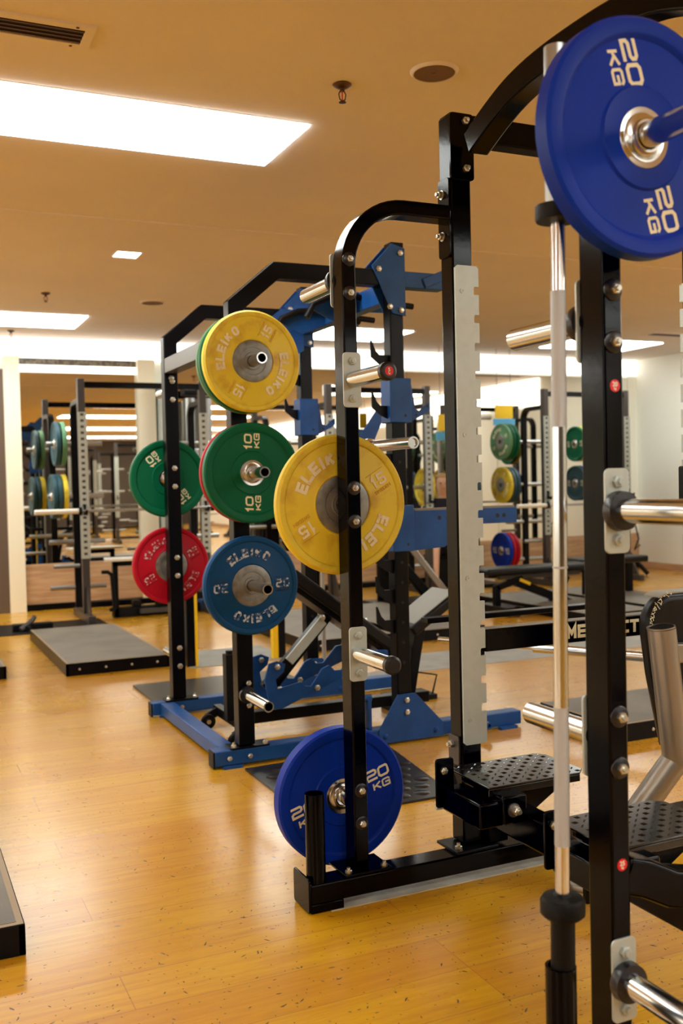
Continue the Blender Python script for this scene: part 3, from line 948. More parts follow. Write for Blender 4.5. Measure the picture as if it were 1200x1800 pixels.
# ------------------------------------------------------------------ BLUE AND BLACK RACK
BR = thing('power_rack', (1.9, 5.0, 0), 'blue and black half rack behind, on blue floor beams', 'power rack')
BN, BF = 4.38, 5.55
BX = 1.4925
for yf in (BN, BF):
    yb = yf + .075
    # storage post and bent top beam in one bent tube
    pts = [(BX, .092), (BX, 2.135), (1.695, 2.307), (2.30, 2.307)]
    MB().prism(band(pts, .078), 'xz', yf, yb).build('storage_post', 'blacksatin', BR, .005)
    MB().box(2.287, 2.362, yf, yb, .08, 2.40).build('upright', 'blacksatin', BR, .005)
    MB().box(1.33, 3.01, yf - .012, yf + .070, .012, .082).build('base_beam', 'blue', BR, .005)
    MB().box(1.322, 1.332, yf - .010, yf + .068, .004, .080).build('end_cap', 'blackmatte', BR, .003)
    MB().prism(rrect(1.405, 1.60, yf - .015, yf + .085, .01), 'xy', .082, .090).build('base_plate', 'blacksatin', BR, .001)
    for x in (1.425, 1.58):
        MB().hexbolt((x, yf + .0, .090), (0, 0, 1), .012, .014).build('bolt', 'zinc', BR)
    for x in (1.40, 1.50):
        MB().hexbolt((x, yf - .012, .045), (0, -1, 0), .012, .008).build('bolt', 'zinc', BR)
    MB().prism(rrect(1.365, 1.46, yf - .030, yf - .012, .006), 'xy', .0, .012).prism(rrect(2.86, 2.97, yf - .045, yf - .012, .01), 'xy', .0, .014).build('foot_pad', 'blue', BR)
    MB().prism([(2.17, .082), (2.17, .012), (2.53, .012), (2.53, .082), (2.375, .245), (2.275, .245)], 'xz', yf - .020, yf - .012).build('foot_gusset', 'blue', BR, .001)
    for x, z in ((2.325, .215), (2.325, .155), (2.205, .045), (2.49, .045)):
        MB().hexbolt((x, yf - .020, z), (0, -1, 0), .014, .009).build('bolt', 'zinc' if z > .1 else 'blue', BR)
    # top gusset
    for y0 in (yf - .010, yb + .001):
        MB().prism([(2.300, 2.475), (2.372, 2.455), (2.372, 2.122), (2.300, 2.132), (2.19, 2.36)], 'xz', y0, y0 + .009).build('top_gusset', 'blue', BR, .002)
    MB().box(2.30, 2.37, yf, yb, 2.40, 2.485).build('upright_cap', 'blacksatin', BR, .003)
    for x, z in ((2.345, 2.43), (2.225, 2.345), (2.345, 2.150), (2.283, 2.165)):
        MB().hexbolt((x, yf - .010, z), (0, -1, 0), .015, .009).build('bolt', 'zinc', BR)
    # black saw-tooth catches on the left of the upright
    for z in (1.90, 1.65, .885, .735, .585) if yf == BN else (1.93, 1.72):
        MB().prism([(2.287, z - .04), (2.287, z + .03), (2.235, z + .03), (2.215, z + .05), (2.195, z + .10), (2.188, z + .10), (2.190, z + .02), (2.24, z - .02)], 'xz', yf + .02, yf + .030).build('catch', 'blackmatte', BR, .001)
    for k in range(14):
        MB().cyl((2.325, yf - .0006, .40 + k * .10), (2.325, yf + .001, .40 + k * .10), .008, n=12).build('hole', 'dark', BR)
    # pale hole strip on the inside of the upright
    MB().box(2.362, 2.372, yf + .045, yf + .068, .35, 2.0).build('number_strip', 'silver', BR)
# crossing beams
MB().box(1.375, 1.455, BN + .07, BF - .012, .015, .080).build('cross_beam', 'blue', BR, .005)
MB().box(1.455, 1.53, BN + .075, BF, 1.945, 2.03).build('cross_beam', 'greysteel', BR, .004)  # black beam made greyer: reflected light put into its colour
MB().box(2.29, 2.36, BN + .075, BF, 2.20, 2.30).build('cross_beam', 'blue', BR, .005)
MB().box(2.362, 2.60, BN + .0, BN + .07, 2.265, 2.345).prism(band([(2.48, 2.29), (2.60, 2.34)], .05), 'xz', BN - .01, BN + .0).build('top_arm', 'blue', BR, .004)
# blue pull up station with black bent grips
MB().prism([(1.99, 2.19), (2.02, 2.23), (2.16, 2.34), (2.30, 2.34), (2.30, 2.10), (2.20, 2.04), (2.12, 2.10)], 'xz', BF - .03, BF - .02).build('top_gusset', 'blue', BR, .001)
for (y0, yy) in ((BN + .35, 1), (BN + .80, -1)):
    MB().prism([(2.02, 2.20), (2.12, 2.30), (2.50, 2.30), (2.50, 2.20), (2.30, 2.20), (2.15, 2.14)], 'xz', y0, y0 + .012).build('pull_up_bracket', 'blue', BR, .001)
    MB().tube([(1.98, y0 - .02, 2.15), (2.02, y0 - .02, 2.22), (2.12, y0 - .02, 2.265), (2.25, y0 - .02, 2.275), (2.42, y0 - .02, 2.25), (2.50, y0 - .02, 2.22)], .016).build('grip', 'blackmatte', BR)
    MB().tube([(2.30, y0 - .16, 2.22), (2.45, y0 - .16, 2.215), (2.52, y0 - .16, 2.21)], .016).build('grip', 'blackmatte', BR)

def sleeve_arm(yf, z0, z1):
    MB().box(2.272, 2.392, yf - .014, yf + .09, z0, z1).build('sleeve', 'blue', BR, .004)
    MB().cyl((2.355, yf - .0145, z0 + .035), (2.355, yf - .0135, z0 + .035), .007, n=14).build('hole', 'dark', BR)
# J-cups
for yf in (BN, BF):
    sleeve_arm(yf, 1.595, 1.815)
    j = MB().prism([(2.392, 1.79), (2.41, 1.79), (2.43, 1.665), (2.455, 1.655), (2.495, 1.69), (2.515, 1.70), (2.515, 1.665), (2.50, 1.65), (2.42, 1.61), (2.392, 1.60)], 'xz', yf + .02, yf + .032).build('j_hook', 'blue', BR, .001)
    for x, z in ((2.403, 1.765), (2.435, 1.635), (2.50, 1.68)):
        MB().cyl((x, yf + .0195, z), (x, yf + .0205, z), .006, n=12).build('hole', 'dark', j)
# spotter arm
sleeve_arm(BN, .955, 1.185)
ar = MB().prism([(2.392, 1.155), (3.02, 1.155), (3.02, 1.075), (2.74, 1.075), (2.58, .965), (2.392, .955)], 'xz', BN + .01, BN + .020)
ar.prism([(2.392, 1.155), (3.02, 1.155), (3.02, 1.075), (2.392, 1.075)], 'xz', BN + .020, BN + .085)
ar = ar.build('spotter_arm', 'blue', BR, .002)
MB().box(2.41, 3.01, BN + .012, BN + .082, 1.155, 1.165).build('arm_top_liner', 'padtop', ar)
for x in (2.55, 2.60, 2.90, 2.94):
    MB().cyl((x, BN + .0095, 1.115), (x, BN + .0105, 1.115), .011, n=14).build('hole', 'dark', ar)
# angled blue lever bracket in the middle of the rack
MB().prism([(2.39, 1.50), (2.47, 1.50), (2.57, 1.71), (2.545, 1.73), (2.52, 1.72), (2.42, 1.585), (2.39, 1.58)], 'xz', 4.98, 5.0).build('lever_bracket', 'blue', BR, .002)
MB().hexbolt((2.44, 4.98, 1.535), (0, -1, 0), .014, .008).build('bolt', 'zinc', BR)
# band peg pair and low studs
for x in (2.085, 2.135):
    MB().box(x - .010, x + .010, BN + .01, BN + .05, .082, .25).build('band_peg', 'blue', BR, .003)
MB().cyl((2.075, BN + .03, .235), (2.15, BN + .03, .235), .018, n=20).build('band_peg_pin', 'blue', BR)
for z, x in ((.058, 2.735), (.045, 2.62)):
    MB().lathe([(.009, .12), (.009, .005), (.018, .0), (.018, .12), (.009, .12)], (x, BN - .012, z), (0, -1, 0), 20).build('band_peg', 'blue', BR)

# bolts and pegs on the blue rack's posts
BH = (1.85, 1.357, .848, .330)
for i, z in enumerate(BH):
    weight_peg(BR, (BX, BN, z), (0, -1, 0), .325 if i < 3 else .30, plate=False, r=.0245, cap=None, hollow=True, collar=(i == 3))
    weight_peg(BR, (BX, BF + .075, z), (0, 1, 0), .20, plate=False, r=.0245, cap=None)
    for dz in (-.052, .052):
        MB().hexbolt((BX + .012, BN, z + dz), (0, -1, 0), .013, .009).build('bolt', 'zinc', BR)
        MB().hexbolt((BX + .005, BF, z + dz), (0, -1, 0), .016, .009).build('bolt', 'zinc', BR)
MB().hexbolt((BX, BF, 1.92), (0, -1, 0), .016, .009).build('bolt', 'zinc', BR)

weight_plate('comp', 'yellow', '15', math.radians(62), (BX, BN - .185, BH[0]), 'yellow 15 kg plate at the top of the blue rack post', let='letterwhite')
weight_plate('thinbumper', 'green', '10', 0, (BX, BN - .135, BH[0]), 'dark green plate stacked directly behind the top yellow plate', t=.030, plain=True)
weight_plate('thinbumper', 'greenpale', '10', 0, (BX, BN - .095, BH[0]), 'rearmost pale green plate behind the top yellow plate', t=.030, plain=True)
weight_plate('thinbumper', 'green', '10', math.radians(90), (BX, BN - .150, BH[1]), 'green 10 kg plate between the yellow and dusty blue plates', t=.045)
weight_plate('thinbumper', 'red', '25', 0, (BX, BN - .101, BH[1]), 'red plate half hidden directly behind the middle green 10 kg plate', t=.034, plain=True)
weight_plate('comp', 'bluecomp', '20', math.radians(2), (BX, BN - .10, BH[2]), 'dusty blue 20 kg plate with worn lettering and big grey hub', let='letterblue')
weight_plate('thinbumper', 'green', '10', math.radians(128), (BX, BF + .075 + .06, BH[1] - .005), 'green 10 kg plate behind the leftmost blue rack post', t=.05)
weight_plate('comp', 'red', '25', math.radians(30), (BX, BF + .075 + .05, BH[2]), 'red 25 kg plate with worn lettering at the left', let='letterred')

# barbell racked across the blue rack
RB = thing('barbell', (2.0, 4.7, 1.46), 'chrome barbell lying across the blue rack, round sleeve end showing', 'barbell')
rbx, rbz = 1.985, 1.462
MB().lathe([(0, .01), (.018, .01), (.019, 0), (.0255, 0), (.0255, .40), (.037, .405), (.037, .43), (.014, .435)], (rbx, 3.615, rbz), (0, 1, 0)).build('sleeve', 'chrome', RB)
MB().lathe([(0, .01), (.018, .01), (.019, 0), (.0255, 0), (.0255, .40), (.037, .405), (.037, .43), (.014, .435)], (rbx, 5.83, rbz), (0, -1, 0)).build('sleeve', 'chrome', RB)
MB().cyl((rbx, 4.04, rbz), (rbx, 5.40, rbz), .014).build('shaft', 'chrome', RB)
for yf in (BN, BF):
    MB().prism([(2.287, rbz - .07), (2.287, rbz - .02), (2.02, rbz - .014), (1.99, rbz - .016), (1.955, rbz - .012), (1.945, rbz + .04), (1.935, rbz + .04), (1.93, rbz - .02), (1.96, rbz - .045)], 'xz', yf + .012, yf + .050).build('j_hook', 'blackmatte', BR, .001)

# studded rubber mats under the blue rack
mm = MB().prism([(1.45, 4.30), (1.45, 3.56), (1.50, 3.53), (2.09, 3.53), (2.20, 4.33)], 'xy', 0, .010)
for i in range(8):
    for j in range(9):
        x, y = 1.52 + i * .092 + (j % 2) * .046, 3.60 + j * .085
        if x < 2.06 + (y - 3.53) * .13 and y < 4.28:
            mm.lathe([(0, .0035), (.030, .0035), (.036, .0)], (x, y, .010), (0, 0, 1), 20)
tag(mm.build('rubber_mat', 'studs'), 'black studded rubber mat in front of the blue base beam', 'mat')
m2 = tag(MB().box(1.43, 2.45, 5.70, 6.48, 0, .014).build('rubber_mat', 'studs'), 'studded rubber mat behind the far blue rack post', 'mat')
for i in range(0):
    for j in range(7):
        x = 1.50 + i * .085 + (j % 2) * .04
        y = 3.56 + j * .11
        if x < 1.47 + .68 and y < 4.32:
            t_.lathe([(0, .004), (.024, .004), (.028, 0)], (x, y, .012), (0, 0, 1), 16)
# ------------------------------------------------------------------ adjustable bench inside the blue rack
BE = thing('weight_bench', (2.2, 4.95, 0), 'blue framed adjustable bench with black pad inside the blue rack', 'weight bench')
yc = 4.92
def slab(p, q, width, th, m, name, parent=None, y=yc, bev=.015):
    b_ = MB().beam((p[0], y, p[1]), (q[0], y, q[1]), width, th, (0, 0, 1))
    return b_.build(name, m, parent if parent is not None else BE, bev, seg=4)
slab((1.90, .835), (2.56, .350), .27, .07, 'vinyl', 'backrest')
slab((1.93, .760), (2.54, .310), .20, .03, 'blacksatin', 'backrest_frame', bev=.004)
st_ = slab((2.60, .475), (2.90, .665), .28, .060, 'vinyl', 'seat')
slab((2.615, .517), (2.875, .683), .25, .012, 'vinylgrey', 'seat_cover', st_, bev=.006)
slab((2.71, .50), (2.62, .05), .06, .06, 'blacksatin', 'front_leg', bev=.004)
MB().beam((1.76, yc - .05, .245), (2.10, yc - .05, .585), .045, .05).build('strut', 'blacksatin', BE, .003)
MB().beam((1.89, yc - .077, .375), (2.09, yc - .077, .575), .012, .052).build('strut_cover', 'silver', BE, .002)
MB().beam((1.84, yc + .03, .235), (2.18, yc + .03, .60), .03, .05).build('strut', 'blacksatin', BE, .003)
for x, z in ((2.08, .592), (1.83, .235), (2.33, .555)):
    MB().hexbolt((x, yc - .085, z), (0, -1, 0), .018, .01).build('bolt', 'zinc', BE)
lad = []
for y0 in (yc - .14, yc + .10):
    top = [(1.73, .33), (1.75, .385), (1.79, .40), (1.84, .385), (1.86, .34), (1.80, .31), (1.80, .285), (1.90, .28)]
    xs = [1.95, 2.03, 2.07, 2.13, 2.17, 2.25]
    poly = [(1.73, .30), (1.755, .385), (1.80, .395), (1.845, .375), (1.835, .335), (1.79, .30), (1.80, .25), (1.93, .275), (1.95, .25), (1.985, .245), (2.01, .275), (2.05, .33), (2.09, .345), (2.12, .315), (2.16, .315), (2.19, .345), (2.24, .40), (2.29, .405), (2.44, .395),
            (2.44, .33), (2.30, .32), (1.82, .145), (1.76, .15), (1.745, .22)]
    l_ = MB().prism(poly, 'xz', y0, y0 + .012).build('ladder_plate', 'blue', BE, .001)
    for x, z in ((1.80, .365), (2.02, .235), (2.31, .365)):
        MB().hexbolt((x, y0, z), (0, -1, 0), .016, .008).build('bolt', 'zinc', l_)
MB().box(1.62, 2.75, yc - .035, yc + .035, .06, .12).build('base_beam', 'blacksatin', BE, .004)
MB().box(1.545, 1.60, 4.84, 4.90, .10, .44).build('handle_post', 'blackmatte', BE, .003)
MB().cyl((1.572, 4.87, .44), (1.572, 4.87, .458), .018, n=16).build('post_plug', 'blackmatte', BE)
MB().box(1.58, 1.625, 4.72, 5.20, .065, .115).build('rear_cross_beam', 'blacksatin', BE, .003)
for y in (4.70, 5.16):
    MB().beam((1.60, y, .09), (1.53, y, .055), .02, .045).build('wheel_bracket', 'blackmatte', BE, .003)
    wl = MB().lathe([(.006, -.014), (.016, -.014), (.020, -.008), (.036, -.012), (.040, -.006), (.040, .006), (.036, .012), (.020, .008), (.006, .014)], (1.53, y - .03, .042), (0, 1, 0), 32).build('wheel', 'blackmatte', BE)
    MB().cyl((1.53, y - .046, .042), (1.53, y - .040, .042), .012, n=20).build('wheel_hub', 'zinc', wl)
MB().box(2.56, 2.66, 4.72, 5.12, .0, .06).build('front_foot', 'blackmatte', BE, .004)
# blue hook and wire frame on the floor right of the rack
HK = thing('wire_foot_strap', (2.82, 5.3, 0), 'small black wire frame with blue hook on the floor behind the rack', 'foot strap')
MB().box(2.68, 2.96, 5.16, 5.36, .0, .03).build('base', 'blackmatte', HK, .003)
MB().tube([(2.80, 5.25, .03), (2.87, 5.25, .155), (2.98, 5.20, .135), (2.93, 5.17, .03)], .006, 8).build('wire_loop', 'blackmatte', HK)
MB().prism([(2.66, .03), (2.75, .06), (2.78, .12), (2.79, .17), (2.76, .20), (2.775, .15), (2.745, .135), (2.73, .165), (2.74, .205), (2.70, .19), (2.67, .215), (2.655, .15)], 'xz', 5.15, 5.165).build('hook', 'blue', HK, .001)

# ------------------------------------------------------------------ grey tube bench at the right edge
GB = thing('weight_bench', (2.2, 2.45, 0), 'bench with thick grey steel tube and torn black pad at the right edge', 'weight bench')
MB().tube([(2.255, 2.42, .395), (2.20, 2.42, .822)], .044, 36).build('frame_tube', 'satinsteel', GB)
MB().lathe([(.040, 0), (.044, 0), (.044, .004), (.040, .004)], (2.198, 2.42, .824), (-.12, 0, .99), 36).build('tube_rim', 'satinsteel', GB)
MB().cyl((2.2035, 2.42, .8235), (2.2032, 2.42, .8248), .041, n=36).build('tube_opening', 'blackmatte', GB)
MB().tube([(2.255, 2.42, .405), (2.10, 2.50, .16), (2.00, 2.54, .03)], .043, 32).build('lower_tube', 'satinsteel', GB)
MB().lathe([(0, 0), (.060, 0), (.062, .006), (.060, .018), (.050, .022), (.048, .10), (.0, .10)], (1.985, 2.545, 0), (0, 0, 1), 40).build('foot', 'satinsteel', GB)
MB().beam((2.24, 2.43, .74), (2.75, 2.43, .70), .05, .06).build('cross_tube', 'satinsteel', GB, .004)
MB().tube([(2.75, 2.43, .72), (2.80, 2.43, .05)], .043, 24).build('frame_tube', 'satinsteel', GB)
MB().lathe([(0, 0), (.060, 0), (.062, .006), (.060, .018), (.0, .022)], (2.80, 2.43, 0), (0, 0, 1), 32).build('foot', 'satinsteel', GB)
pad = [(2.30, .40), (2.275, .42), (2.22, .66), (2.20, .80)] + arc(2.30, .82, .10, 175, 95, 8) + [(2.62, .92), (2.66, .88), (2.70, .45), (2.66, .40)]
pd = MB().prism(pad, 'xz', 2.475, 2.535).build('pad', 'vinyl', GB, .022, seg=4)
MB().prism([(a, b) for a, b in arc(2.30, .8235, .0995, 118, 92, 8)] + [(2.62, .9235), (2.62, .9195)] + [(a, b) for a, b in arc(2.30, .820, .0985, 92, 118, 8)], 'xz', 2.485, 2.56).build('worn_pad_edge', 'vinylgrey', pd)
tt = MB()
rr = random.Random(3)
for k in range(26):
    a = math.radians(95 + 85 * k / 25)
    p = Vector((2.30 + .098 * math.cos(a), 2.474,   .825 + .098 * math.sin(a)))
    q = p + Vector((rr.uniform(-.012, .012), -.006, rr.uniform(-.022, .010)))
    tt.tube([p, (p + q) / 2 + Vector((rr.uniform(-.004, .004), -.002, 0)), q], .0011, 5)
tt.build('torn_threads', 'letter', pd)

# ------------------------------------------------------------------ lifting pads on the floor
def lift_pad(x0, x1, y0, y1, label, h=.088, group=None, rim=.022):
    t = thing('lifting_pad', ((x0 + x1) / 2, (y0 + y1) / 2, 0), label, 'lifting pad', group)
    f = MB()
    f.box(x0, x1, y0, y0 + .02, 0, h).box(x0, x1, y1 - .02, y1, 0, h).box(x0, x0 + .02, y0, y1, 0, h).box(x1 - .02, x1, y0, y1, 0, h)
    f.build('steel_frame', 'blacksatin', t, .003)
    e_ = .004
    MB().prism([(x0 + e_, y0 + e_), (x1 - e_, y0 + e_), (x1 - e_, y1 - e_), (x0 + e_, y1 - e_)], 'xy', h - .002, h + .001).build('edge_strip', 'padedge', t)
    MB().box(x0 + rim, x1 - rim, y0 + rim, y1 - rim, .0, h + .002).build('rubber_top', 'padtop', t)
    for k in range(4):
        x = x0 + (k + .5) * (x1 - x0) / 4
        MB().hexbolt((x, y0, h * .5), (0, -1, 0), .009, .004).build('bolt', 'zinc', t)
    return t
lift_pad(1.10, 1.835, 7.08, 9.0, 'grey topped lifting pad with black rim at left')
lift_pad(-.60, .315, 2.885, 4.75, 'near lifting pad cut by the left edge of the picture')
lift_pad(.0, .72, 7.22, 9.0, 'far lifting pad just showing at the left edge')
lift_pad(2.94, 3.67, 7.08, 9.0, 'far lifting pad seen between the blue rack posts')
lift_pad(3.80, 4.53, 7.08, 9.0, 'far lifting pad seen right of the blue upright')
lift_pad(5.64, 6.37, 7.08, 9.0, 'far lifting pad under the black bench')
lift_pad(6.50, 7.23, 7.08, 9.0, 'far lifting pad behind the black bench at right')
lift_pad(3.19, 5.1, 3.84, 4.45, 'lifting pad right of the nearest post, grey top and black edge')
tag(MB().box(3.15, 5.6, 5.96, 6.57, 0, .003).build('floor_mat', 'floormat'), 'flat pale grey mat strip behind the blue floor beam', 'floor mat')
tag(MB().box(1.95, 2.72, 6.92, 7.62, 0, .003).build('floor_mat', 'floormat'), 'flat pale grey mat behind the dusty blue plate', 'floor mat')
tag(MB().box(2.72, 3.14, 5.96, 6.10, 0, .003).build('floor_mat', 'floormat'), 'narrow flat grey strip left of the wide grey mat', 'floor mat')

# ------------------------------------------------------------------ wall racks (local: storage post x=0, open side +x, frames at y=-.6 and +.6)
def wall_rack(label, cat='power rack', group=None):
    t = thing('power_rack', (0, 0, 0), label, cat, group)
    for y in (-.615, .615):
        y0, y1 = y - .035, y + .035
        path = [(.0, .09), (.0, 2.05)] + arc(.12, 2.05, .12, 180, 90, 6)[1:] + [(.40, 2.17)]
        MB().prism(band(path, .05), 'xz', y0, y1).build('storage_post', 'blacksatin', t, .004)
        MB().box(.40, .475, y0, y1, .08, 2.39).build('upright', 'greysteel', t, .004)
        MB().box(-.15, .72, y0, y1, .0, .075).build('base_beam', 'greysteel', t, .004)
        MB().prism([(.475, .075), (.66, .075), (.50, .34), (.475, .34)], 'xz', y - .01, y + .01).build('foot_gusset', 'greysteel', t)
        lad = MB()
        X = .478
        w0, w1 = y - .045, y + .045
        lad.box(.475, .481, w0, w0 + .028, .62, 2.06).box(.475, .481, w1 - .028, w1, .62, 2.06)
        for k in range(25):
            z = .62 + k * .0595
            lad.box(.475, .481, w0, w1, z, z + .034 if k < 24 else z + .012)
        lad.build('hole_strip', 'silver', t)
        for z in (1.77, 1.235, .77, .30):
            for s in (-1, 1):
                MB().cyl((.0, y + s * .035, z), (.0, y + s * .28, z), .0245, n=16).build('weight_peg', 'chromedull', t)
    for k in (2.33,):
        MB().box(.405, .47, -.58, .58, k - .03, k + .03).build('cross_beam', 'black', t, .004)
    MB().box(-.03, .03, -.58, .58, .08, .14).build('cross_beam', 'blacksatin', t, .004)
    for y in (-.615, .615):
        MB().cyl((.40, y - .05, .55), (.40, y - .30, .55), .02, n=14).build('band_peg', 'chromedull', t)
        MB().prism([(.48, 1.05), (.58, 1.05), (.60, 1.10), (.57, 1.085), (.50, 1.085), (.50, 1.15), (.48, 1.15)], 'xz', y - .01, y + .01).build('j_hook', 'blackmatte', t)
    return t
proto = wall_rack('black rack with silver hole strips standing against the mirrors at left')
WR = []
labels = ['black rack with silver hole strips standing against the mirrors at left',
          'black rack against the mirrors, its hole strip right of the blue upright',
          'black rack against the mirrors at right, loaded with green and yellow plates']
WRX = (2.385, 5.04, 7.91)
for i, x in enumerate(WRX):
    o = proto if i == 0 else copy_tree(proto)
    o['label'] = labels[i]
    o.location = (x, 10.42, 0)
    o.rotation_euler = (0, 0, -PI / 2)
MR = 'black gym rack elsewhere in the gym, seen only in the mirrors'
for x, y, r in ((3.2, -1.2, PI / 2), (5.6, -1.8, PI / 2), (8.0, 1.6, PI), (4.4, -4.6, PI / 2), (8.1, 4.6, PI), (7.4, -4.4, PI / 2), (6.4, -8.0, PI / 2), (8.6, -1.6, PI), (8.7, 7.3, PI)):
    o = copy_tree(proto)
    o['label'] = MR
    o['group'] = 'racks seen only in the mirrors'
    o.location = (x, y, 0)
    o.rotation_euler = (0, 0, r)

# plates on the wall racks: axis along x, printed face to -x
def wplate(style, col, x, y, z, label, t=.045, num='15', group=None, ang=0.0):
    return weight_plate(style, col, num, ang, (x, y, z), label, rotz=-PI / 2, t=t, group=group)
YS = 10.42
lx = 2.385 - .65
wplate('thinbumper', 'greenpale', lx - .09, YS, 1.77, 'green plate high on the left wall rack, seen nearly edge on', ang=1.2, num='10')  # green plate made paler: reflected light put into its colour
wplate('thinbumper', 'teal', lx - .15, YS, 1.77, 'dark teal plate in front of the green one on the left wall rack')
wplate('thinbumper', 'yellow', lx - .09, YS, 1.235, 'yellow plate seen edge on, low on the left wall rack')
wplate('thinbumper', 'teal', lx - .145, YS, 1.235, 'dark teal plate left of the edge-on yellow plate')
wplate('thinbumper', 'teal', lx - .195, YS, 1.235, 'outermost dark plate on the lower peg of the left wall rack')
rx = 7.81 - .65
wplate('comp', 'greenpale', rx - .20, YS, 1.77, 'pale green plate facing left on the right wall rack', t=.05, num='10', ang=.5)
wplate('thinbumper', 'green', rx - .145, YS, 1.77, 'dark green plate tucked behind the pale green plate')
wplate('thinbumper', 'green', rx - .09, YS, 1.77, 'innermost green plate on the top peg of the right wall rack')
wplate('comp', 'yellow', rx - .20, YS, 1.235, 'yellow plate facing left on the right wall rack', t=.05, ang=1.0)
wplate('thinbumper', 'teal', rx - .145, YS, 1.235, 'teal plate tucked behind the far yellow plate')
wplate('thinbumper', 'teal', rx - .09, YS, 1.235, 'innermost teal plate beside the far rack post')
wplate('thinbumper', 'bluebump', rx - .22, YS, .42, 'blue plate low in front of the wood panelling at right', num='20')
wplate('thinbumper', 'red', rx - .165, YS, .42, 'red plate behind the low blue plate at right', num='25')
wplate('thinbumper', 'red', rx - .11, YS, .42, 'innermost red plate on the low peg at right', num='25')
qx = 7.81 + .58
wplate('thinbumper', 'green', qx - .30, YS, 1.74, 'green plate just left of the nearest post, far away on the wall rack', num='10')
wplate('thinbumper', 'yellow', qx - .24, YS, 1.74, 'yellow plate peeking out behind a far green plate')
wplate('thinbumper', 'teal', qx - .30, YS, 1.235, 'teal plate just left of the nearest post, far away')
wplate('thinbumper', 'bluebump', qx - .24, YS, 1.235, 'blue plate behind the far teal plate by the nearest post')
mx_ = 5.04 + .65
wplate('thinbumper', 'greenpale', mx_ + .75, YS, 1.75, 'pale green plate right of the notched silver strip, far away')
wplate('thinbumper', 'teal', mx_ + .81, YS, 1.22, 'teal plate right of the notched silver strip, far away')
wplate('thinbumper', 'yellow', mx_ + .17, YS, 1.235, 'far yellow plate beside the seated person')
wplate('thinbumper', 'yellow', 5.04 - .50, YS, 1.24, 'yellow plate on the inner peg of the middle wall rack')
STAND = thing('plate_tree', (6.5, 10.42, 0), 'slim black plate storage post against the mirrors', 'plate tree')
MB().box(6.54, 6.60, YS - .03, YS + .03, .05, 2.33).build('post', 'blacksatin', STAND, .004)
MB().box(6.35, 6.80, YS - .25, YS + .25, 0, .05).build('base', 'blacksatin', STAND, .004)
MB().cyl((6.54, YS, 1.75), (6.36, YS, 1.75), .0245, n=16).build('weight_peg', 'chromedull', STAND)
MB().cyl((6.54, YS, 1.22), (6.36, YS, 1.22), .0245, n=16).build('weight_peg', 'chromedull', STAND)

for k, (x, y, z, c_) in enumerate(((7.2, 2.0, 1.77, 'yellow'), (7.2, 2.0, 1.235, 'green'), (8.0, 5.22 + .2, 1.235, 'red'), (4.0, -1.2, 1.77, 'green'), (4.0, -1.2, 1.235, 'yellow'), (8.7, 6.4, 1.77, 'green'), (8.7, 6.4, 1.235, 'bluecomp'))):
    weight_plate('thinbumper', c_, '10', .3 * k, (x, y, z), 'weight plate elsewhere in the gym, seen only in the mirrors', rotz=(0 if x > 4.5 else PI / 2), group='plates seen only in the mirrors', t=.045)
# barbells racked on the wall racks
def far_barbell(x, y, z, label, group=None):
    t = thing('barbell', (x, y, z), label, 'barbell', group)
    MB().cyl((x - .66, y, z), (x + .66, y, z), .014, n=16).build('shaft', 'chromedull', t)
    for s in (-1, 1):
        MB().cyl((x + s * .68, y, z), (x + s * 1.10, y, z), .025, n=20).build('sleeve', 'white', t)
        MB().cyl((x + s * .655, y, z), (x + s * .685, y, z), .040, n=20).build('collar', 'blackmatte', t)
far_barbell(2.385, 9.88, 1.09, 'barbell racked on the left wall rack, pale sleeve sticking out left')
far_barbell(7.91, 9.88, .98, 'barbell racked on the right wall rack')

# bench in front of the right wall racks
FB = thing('weight_bench', (5.9, 8.1, 0), 'black flat bench on a wheeled black frame, far right of the notched strip', 'weight bench')
MB().box(5.13, 6.36, 7.95, 8.25, .385, .455).build('pad', 'vinyl', FB, .025, seg=4)
MB().box(5.35, 6.30, 8.07, 8.13, .335, .385).build('top_rail', 'greysteel', FB, .004)
MB().beam((5.55, 8.10, .30), (6.20, 8.10, .05), .06, .08).build('strut', 'blacksatin', FB, .004)
MB().beam((5.60, 8.08, .34), (5.30, 8.08, .26), .06, .06).build('strut', 'blacksatin', FB, .004)
MB().beam((5.31, 8.08, .28), (5.31, 8.08, .06), .06, .06, (1, 0, 0)).build('rear_leg', 'blacksatin', FB, .004)
MB().beam((6.15, 8.10, .33), (5.95, 8.10, .05), .06, .07).build('strut', 'blacksatin', FB, .004)
MB().box(5.27, 5.47, 7.85, 8.35, .02, .09).build('rear_foot', 'blacksatin', FB, .004)
MB().box(5.90, 6.40, 7.92, 8.28, .0, .05).build('front_foot', 'blacksatin', FB, .004)
MB().beam((5.56, 8.05, .33), (5.68, 8.05, .28), .01, .03).build('adjusting_pin', 'yellowpaint', FB)
for y in (7.88, 8.32):
    wl = MB().cyl((5.40, y - .03, .05), (5.40, y + .0, .05), .05, n=28).build('wheel', 'blackmatte', FB)
    MB().cyl((5.40, y - .036, .05), (5.40, y - .03, .05), .02, n=20).build('wheel_hub', 'zinc', wl)
# second bench further right, mostly hidden
SB = thing('weight_bench', (6.9, 8.3, 0), 'second black bench frame with grey pad beyond the near post', 'weight bench')
MB().box(6.42, 7.3, 8.2, 8.5, .40, .47).build('pad', 'vinyl', SB, .02, seg=3)
MB().box(6.55, 6.62, 8.3, 8.37, .05, .40).build('leg', 'blacksatin', SB, .004)
MB().box(7.1, 7.17, 8.3, 8.37, .05, .40).build('leg', 'blacksatin', SB, .004)
MB().box(6.50, 7.2, 8.31, 8.36, .0, .05).build('base_beam', 'chromedull', SB, .004)

